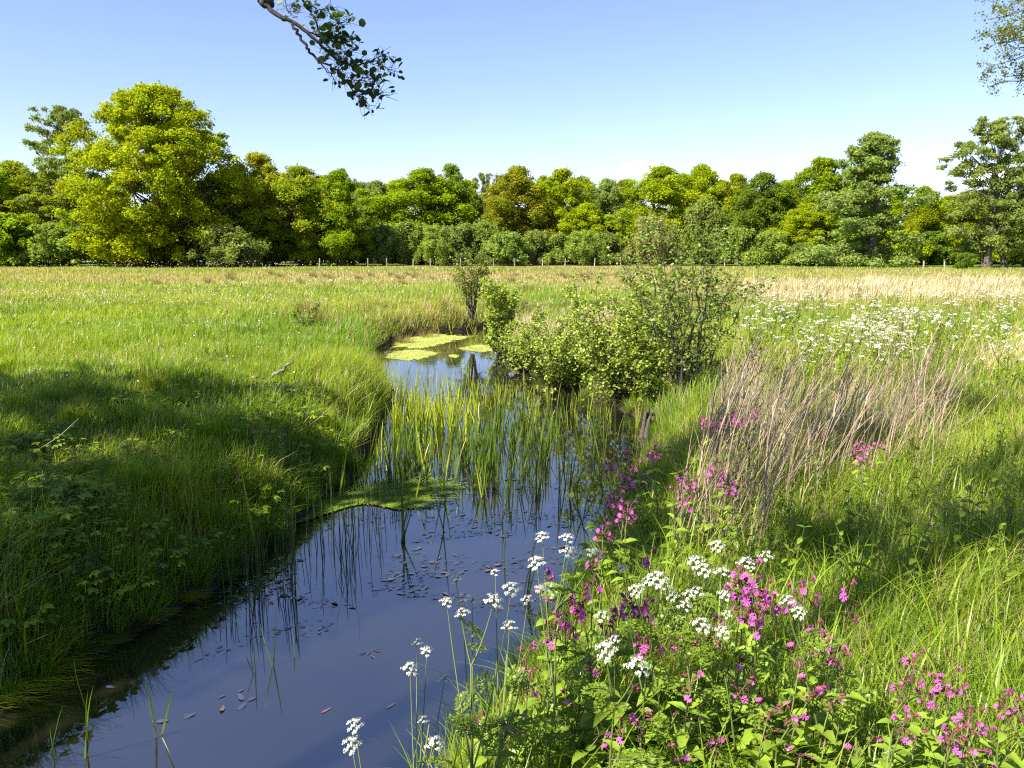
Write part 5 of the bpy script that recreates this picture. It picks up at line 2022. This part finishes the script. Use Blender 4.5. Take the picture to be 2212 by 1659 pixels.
# horsetail stems, thin and jointed
mb = MB()
zz = np.linspace(-.05, .62, 14)
cc = []
add_tube(mb, np.stack([.01 * np.sin(zz * 4), 0 * zz, zz], -1), np.linspace(.0042, .0022, 14), 5, (.075, .11, .025))
hm = mb.mesh("horsetail", M_STEM)
for s_ in (0,):
    pass
cnt = 0
while cnt < 150:
    if random.random() < .75:
        u, v = random.uniform(600, 900), random.uniform(960, 1200)
    else:
        u, v = random.uniform(470, 640), random.uniform(1150, 1330)
    p = wz(u, v)
    d = stream_sd(np.array([p[0]]), np.array([p[1]]))[0]
    if d > -.02 or d < -1.0:
        continue
    o = link("horsetail", hm)
    o.location = (p[0], p[1], 0)
    o.rotation_euler = (random.gauss(0, .05), random.gauss(0, .06), random.random() * 6)
    s = random.uniform(.55, 1.1)
    o.scale = (1, 1, s)
    tag(o, "thin upright horsetail stem in the shallow water under the left bank", "horsetail", "horsetail stems under the left bank")
    cnt += 1


# ------------------------------------------------------------------ flattened grass floating along the left edge
def floating_mesh(seed, n=150, L=.6, c=GREEN_B):
    g = np.random.default_rng(seed)
    mb = MB()
    t = np.array([0, .25, .5, .75, 1.0])
    for i in range(n):
        b = np.array([-.25 * g.random(), g.normal() * .11, .02 + .05 * g.random()])
        a = g.normal() * .36
        l = L * (.6 + .7 * g.random())
        cur = g.normal() * .25
        px = b[0] + l * t * math.cos(a)
        py = b[1] + l * t * math.sin(a) + cur * l * t * t * .4
        pz = b[2] + .05 * np.sin(t * 3.1) * g.random() * (1 - t) + .004
        w = .0050 * (1 - t ** 2) + .0004
        V = np.stack([np.stack([px, py - w, pz], -1), np.stack([px, py + w, pz], -1)], 1).reshape(-1, 3)
        q = [(2 * k, 2 * k + 1, 2 * k + 3, 2 * k + 2) for k in range(4)]
        mb.add(V, q, None, np.array(c) * (.65 + .6 * g.random()))
    return mb.mesh("floating_grass", M_GRASS)


FG = [floating_mesh(210), floating_mesh(211, 130, .5, GREEN_B), floating_mesh(212, 110, .55, GREEN_A * 1.1)]
for i, (u, v, rz_, s, lab) in enumerate([(20, 1510, .30, 1.1, "flattened grass floating at the left edge, lowest tuft"), (110, 1450, .32, 1.15, "flattened grass floating second tuft above the left corner"),
                                         (190, 1405, .38, 1.0, "flattened grass tuft trailing over the water beside the tall reed blade"), (20, 1450, .25, 1.0, "flattened grass against the bank at the left edge"),
                                         (400, 1300, .35, .8, "flattened grass tuft trailing from the middle of the left bank"), (480, 1255, .3, .7, "short trailing grass tuft under the left bank"),
                                         (310, 1345, .4, .75, "trailing grass tuft between the two big floating ones"), (590, 1165, .35, .6, "small trailing tuft near the reeds of the left bank")]):
    s *= .62
    p = wz(u, v)
    o = link("floating_grass", FG[i % 3])
    o.location = (p[0], p[1], .0)
    o.rotation_euler = (0, 0, rz_)
    o.scale = (s, s, 1)
    tag(o, lab, "floating grass", "grass tufts floating along the left bank")
# sedge tufts at the water's edge that lean out
sed = tussock_mesh("sedge", 120, .34, .12, GREEN_A, w=.007, seed=215, bendm=.5)
for i in range(80):
    f = i / 79
    k = f * 8
    a = int(k)
    a = min(a, 7)
    q = LB[a] + (LB[a + 1] - LB[a]) * (k - a)
    x, y = q[0] + random.uniform(-.38, .04), q[1] + random.uniform(-.05, .2)
    o = link("sedge_tuft", sed)
    o.location = (x, y, max(0, hz(x, y)))
    o.rotation_euler = (0, random.uniform(.0, .4), random.uniform(-.5, .5))
    s = random.uniform(.45, 1.0)
    o.scale = (s, s, s)
    tag(o, "sedge tuft leaning out from the left bank over the water", "sedge", "sedge tufts along the left bank")

for i in range(64):
    k = 3.0 + 12.5 * i / 63
    a = int(k)
    q = RB[a] + (RB[a + 1] - RB[a]) * (k - a)
    x, y = q[0] + random.uniform(-.05, .45), q[1] + random.uniform(-.1, .1)
    o = link("sedge_tuft", sed)
    o.location = (x, y, max(0, hz(x, y)))
    o.rotation_euler = (0, random.uniform(-.3, .15), random.uniform(0, 6.28))
    s = random.uniform(.7, 1.15)
    o.scale = (s, s, s)
    tag(o, "sedge tuft rooted along the right waterline below the flowers", "sedge", "sedge tufts along the right bank")

# ------------------------------------------------------------------ duckweed, floating leaves, bits
def duckweed(label, px, seed, c, nfringe, rdisc):
    g = np.random.default_rng(seed)
    P = on_z(*np.array(px, float).T, 0.0)[:, :2]
    P = crom(np.concatenate([P, P[:1]]), 10)[:-1]
    cen = P.mean(0)
    n = len(P)
    P = cen + (P - cen) * (1 + .07 * g.normal(size=(n, 1)))
    e = empty("duckweed_mat", (cen[0], cen[1], 0))
    tag(e, label, "duckweed", "duckweed mats on the stream")
    mb = MB()
    Q = P - cen
    rings = [0.0, .3, .6, .85, 1.0]
    V = [np.array([[0, 0, .008]])]
    for r in np.array(rings[1:]) * (1 if rdisc > .0145 else .82):
        V.append(np.concatenate([Q * r, np.full((n, 1), .008 if r < 1 else .004)], 1))
    V = np.concatenate(V)
    q, t = [], []
    for j in range(n):
        t.append((0, 1 + j, 1 + (j + 1) % n))
    for k in range(len(rings) - 2):
        for j in range(n):
            a, b = 1 + k * n + j, 1 + k * n + (j + 1) % n
            q.append((a, a + n, b + n, b))
    cv = np.array(c) * (.85 + .3 * g.random((len(V), 1)))
    mb.add(V, q, t, cv)
    mb.build("sheet", M_WEED, e)
    md = MB()
    idx_ = g.integers(0, n, nfringe)
    rr = 1 + np.abs(g.normal(size=nfringe)) * .11
    inner = g.random(nfringe) < .7
    rr[inner] = np.sqrt(g.random(inner.sum()))
    C = Q[idx_] * rr[:, None]
    ang = np.arange(6) * 1.0472
    r = rdisc * (.6 + .8 * g.random(nfringe))
    W = np.stack([C[:, None, 0] + r[:, None] * np.cos(ang), C[:, None, 1] + r[:, None] * np.sin(ang), np.full((nfringe, 6), .011) + .004 * g.random((nfringe, 1))], -1)
    base = (np.arange(nfringe) * 6)[:, None, None]
    md.add(W, (base + np.array([[0, 1, 2, 3], [0, 3, 4, 5]])[None]).reshape(-1, 4), None, np.repeat(np.array(c) * (.7 + .6 * g.random((nfringe, 1))), 6, 0))
    tag(md.build("frond", M_WEED, e), kind="stuff")


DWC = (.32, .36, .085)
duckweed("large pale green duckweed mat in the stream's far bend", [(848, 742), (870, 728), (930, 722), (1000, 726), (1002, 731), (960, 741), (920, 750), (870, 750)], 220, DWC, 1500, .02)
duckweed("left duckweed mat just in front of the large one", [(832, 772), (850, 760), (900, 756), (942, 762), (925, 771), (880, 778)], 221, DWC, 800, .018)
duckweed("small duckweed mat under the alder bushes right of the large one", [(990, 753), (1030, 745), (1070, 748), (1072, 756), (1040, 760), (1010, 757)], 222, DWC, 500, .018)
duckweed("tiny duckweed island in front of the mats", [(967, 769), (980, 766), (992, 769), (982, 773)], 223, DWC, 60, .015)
duckweed("dappled duckweed mat under the left bank in the shade", [(612, 1128), (640, 1098), (720, 1070), (800, 1048), (880, 1035), (950, 1045), (965, 1062), (930, 1092), (860, 1098), (780, 1090), (700, 1112), (650, 1128)], 224, (.13, .20, .02), 6500, .013)  # this mat's green is darkened to stand in for the bank shade

FLM = []
for k in range(4):
    m_ = MB()
    nn_ = 10
    a = np.arange(nn_) * 2 * math.pi / nn_
    V = np.stack([np.cos(a) * 1.0, np.sin(a) * (.30 + .06 * k) * (1 - .25 * np.cos(a)), .08 * np.cos(a * 2 + k) + .02 * np.sin(3 * a)], -1)
    m_.add(np.concatenate([V, [[0, 0, .02]]]), None, [[i, (i + 1) % nn_, nn_] for i in range(nn_)])
    FLM.append(m_.mesh("floating_leaf", M_FLOAT))
cnt = 0
bands = [((500, 1000), (1130, 1310)), ((900, 1300), (1020, 1180)), ((1000, 1330), (940, 1060)), ((600, 1130), (1180, 1300)), ((560, 700), (1190, 1300)), ((200, 560), (1380, 1560)), ((700, 1000), (1290, 1400)), ((1050, 1300), (1080, 1260))]
wts = [70, 70, 40, 50, 20, 22, 12, 30]
while cnt < 230:
    (ua, ub), (va, vb) = random.choices(bands, wts)[0]
    p = wz(random.uniform(ua, ub), random.uniform(va, vb))
    if stream_sd(np.array([p[0]]), np.array([p[1]]))[0] > -.1 or fbm(p[0], p[1] * 1.6, .7, 231) < .52:
        continue
    o = link("floating_leaf", FLM[cnt % 4])
    o.location = (p[0], p[1], .006)
    s = random.uniform(.022, .05)
    o.scale = (s, s, s * .5)
    o.rotation_euler = (random.gauss(0, .08), random.gauss(0, .1), random.gauss(.35, .8))
    o.color = (*random.choice([(.03, .028, .022), (.028, .032, .02), (.035, .03, .02), (.05, .035, .02), (.09, .05, .025)]), 1)
    tag(o, "dull oval pondweed leaf floating flat on the near water", "floating leaf", "pondweed leaves floating on the water")
    cnt += 1
n = 2600
us = rng.random(n * 3)
P = wz(0, 1000)[None]
u = 250 + 1080 * rng.random(n * 4)
v = 930 + 520 * rng.random(n * 4) ** 1.2
P = on_z(u, v, 0.0)
k = (stream_sd(P[:, 0], P[:, 1]) < -.06) & (fbm(P[:, 0], P[:, 1] * 1.6, .7, 231) > .54)
P = P[k][:n]
n = len(P)
P[:, 2] = .005
mb = MB()
pc = np.array([[.03, .028, .02], [.03, .027, .02], [.08, .05, .025]])[rng.integers(0, 3, n)]
L_ = .014 + .07 * rng.random(n) ** 2
add_leaves(mb, P, rng.normal(size=n) * .5 + .35, rng.normal(size=n) * .03, rng.normal(size=n) * .1, L_, np.minimum(L_ * .35, .012), pc, LEAF_DIAMOND)
tag(mb.build("floating_debris", M_FLOAT), "small bits of leaf and stalk floating on the stream", kind="stuff")

# reddish sunken-looking leaves near the bottom of the water
for (u, v, lab) in ((845, 1525, "reddish leaf floating in the near open water"), (705, 1535, "faint pink leaf floating left of the reddish one"), (430, 1425, "clump-like dark leaf floating in front of the left bank"), (665, 1280, "rusty leaf among the floating stems")):
    p = wz(u, v)
    o = link("floating_leaf", FLM[0])
    o.location = (p[0], p[1], .004)
    o.scale = (.04, .03, .01)
    o.rotation_euler = (0, 0, .9)
    o.color = (.16, .06, .035, 1)
    tag(o, lab, "floating leaf", "reddish floating leaves")

# ------------------------------------------------------------------ dead branch and litter on the left bank
def bank_pt(u, v):
    z = .65
    for _ in range(5):
        p = on_z(np.array(float(u)), np.array(float(v)), z)
        z = hz(p[0], p[1])
    return np.array([p[0], p[1], z])


b = bank_pt(575, 832)
dep = b[1]
q = []
for (u, v) in ((573, 834), (585, 815), (602, 803), (612, 800), (616, 792), (622, 786), (634, 781)):
    r = ray(np.array(float(u)), np.array(float(v)))
    q.append(EYE + r * (b[1] / r[1]) + np.array([0, random.gauss(0, .03), 0]))
q = np.array(q)
mb = MB()
cp = crom(q, 4)
cp[1:-1] += rng.normal(size=(len(cp) - 2, 3)) * .006
o3 = cp[0]
add_tube(mb, cp - o3, np.linspace(.034, .014, len(cp)) * (1 + .15 * rng.normal(size=len(cp))), 8, cap=True)
add_tube(mb, [cp[13] - o3, cp[13] - o3 + np.array([.06, .02, -.02]), cp[13] - o3 + np.array([.11, .03, -.01])], [.014, .010, .006], 6, cap=True)
o = mb.build("dead_branch", M_DEADWOOD, loc=o3)
tag(o, "crooked weathered grey branch lying on the left bank", "branch")
p = bank_pt(598, 852)
mb = MB()
n = 130
g = np.random.default_rng(240)
P = np.stack([g.normal(size=n) * .17, g.normal(size=n) * .14, .06 + .07 * g.random(n)], -1)
add_leaves(mb, P, g.random(n) * 6.28, g.normal(size=n) * .3, g.normal(size=n) * .4, .05 + .11 * g.random(n), .012 + .012 * g.random(n), np.array([[.36, .30, .23]]) * (.5 + .8 * g.random((n, 1))), LEAF_DIAMOND)
o = mb.build("dry_litter", M_DRY, loc=p)
tag(o, "little heap of bleached stalks and chips below the dead branch", "litter heap")
# long bleached stalks lying across the left bank
sm_ = MB()
add_tube(sm_, crom([(0, 0, 0), (.2, .02, .1), (.42, 0, .24), (.62, .03, .42)], 4), np.linspace(.005, .002, 13), 5, (.42, .36, .27))
slm = sm_.mesh("dry_stalk", M_DRY)
for (u, v, rz_, s, lab) in ((275, 1005, .3, 1.0, "long bleached stalk slanting over the middle of the shaded left bank"), (630, 940, .5, .9, "bleached stalk on the left bank below the tussock"),
                            (420, 880, 1.2, .5, "short dry stalk upright in the grass at the shade's edge"), (560, 1150, .9, .6, "dry stalk above the water near the upright reeds"),
                            (40, 1010, .2, 1.0, "dry stalk at the left edge of the bank"), (735, 740, .7, .9, "bleached stalk in the grass left of the duckweed"), (805, 765, .25, 1.0, "bleached twig over the water at the duckweed"),
                            (745, 800, 1.3, .6, "upright bleached stalk on the sunny left bank"), (1905, 1130, 1.0, .8, "pale stalk in the nettles on the right bank"), (1990, 880, .15, 1.3, "pale stalk leaning right out of the dry reeds"), (2030, 950, .2, 1.2, "pale stalk slanting over the grass right of the dry reeds")):
    p = bank_pt(u, v)
    o = link("dry_stalk", slm)
    o.location = p
    o.rotation_euler = (0, 0, rz_)
    o.scale = (s, s, s)
    tag(o, lab, "dry stalk", "bleached stalks on the banks")
# pale litter on the ground under the nettles
p = bank_pt(2090, 1135)
mb = MB()
n = 260
P = np.stack([g.normal(size=n) * .45, g.normal(size=n) * .3, .03 + .05 * g.random(n)], -1)
add_leaves(mb, P, g.random(n) * 6.28, g.normal(size=n) * .2, g.normal(size=n) * .4, .07 + .13 * g.random(n), .008 + .008 * g.random(n), np.array([[.45, .37, .25]]) * (.5 + .8 * g.random((n, 1))), LEAF_DIAMOND)
o = mb.build("dry_litter", M_DRY, loc=p)
tag(o, "flattened pale straw between the nettles at the right edge", "litter heap")
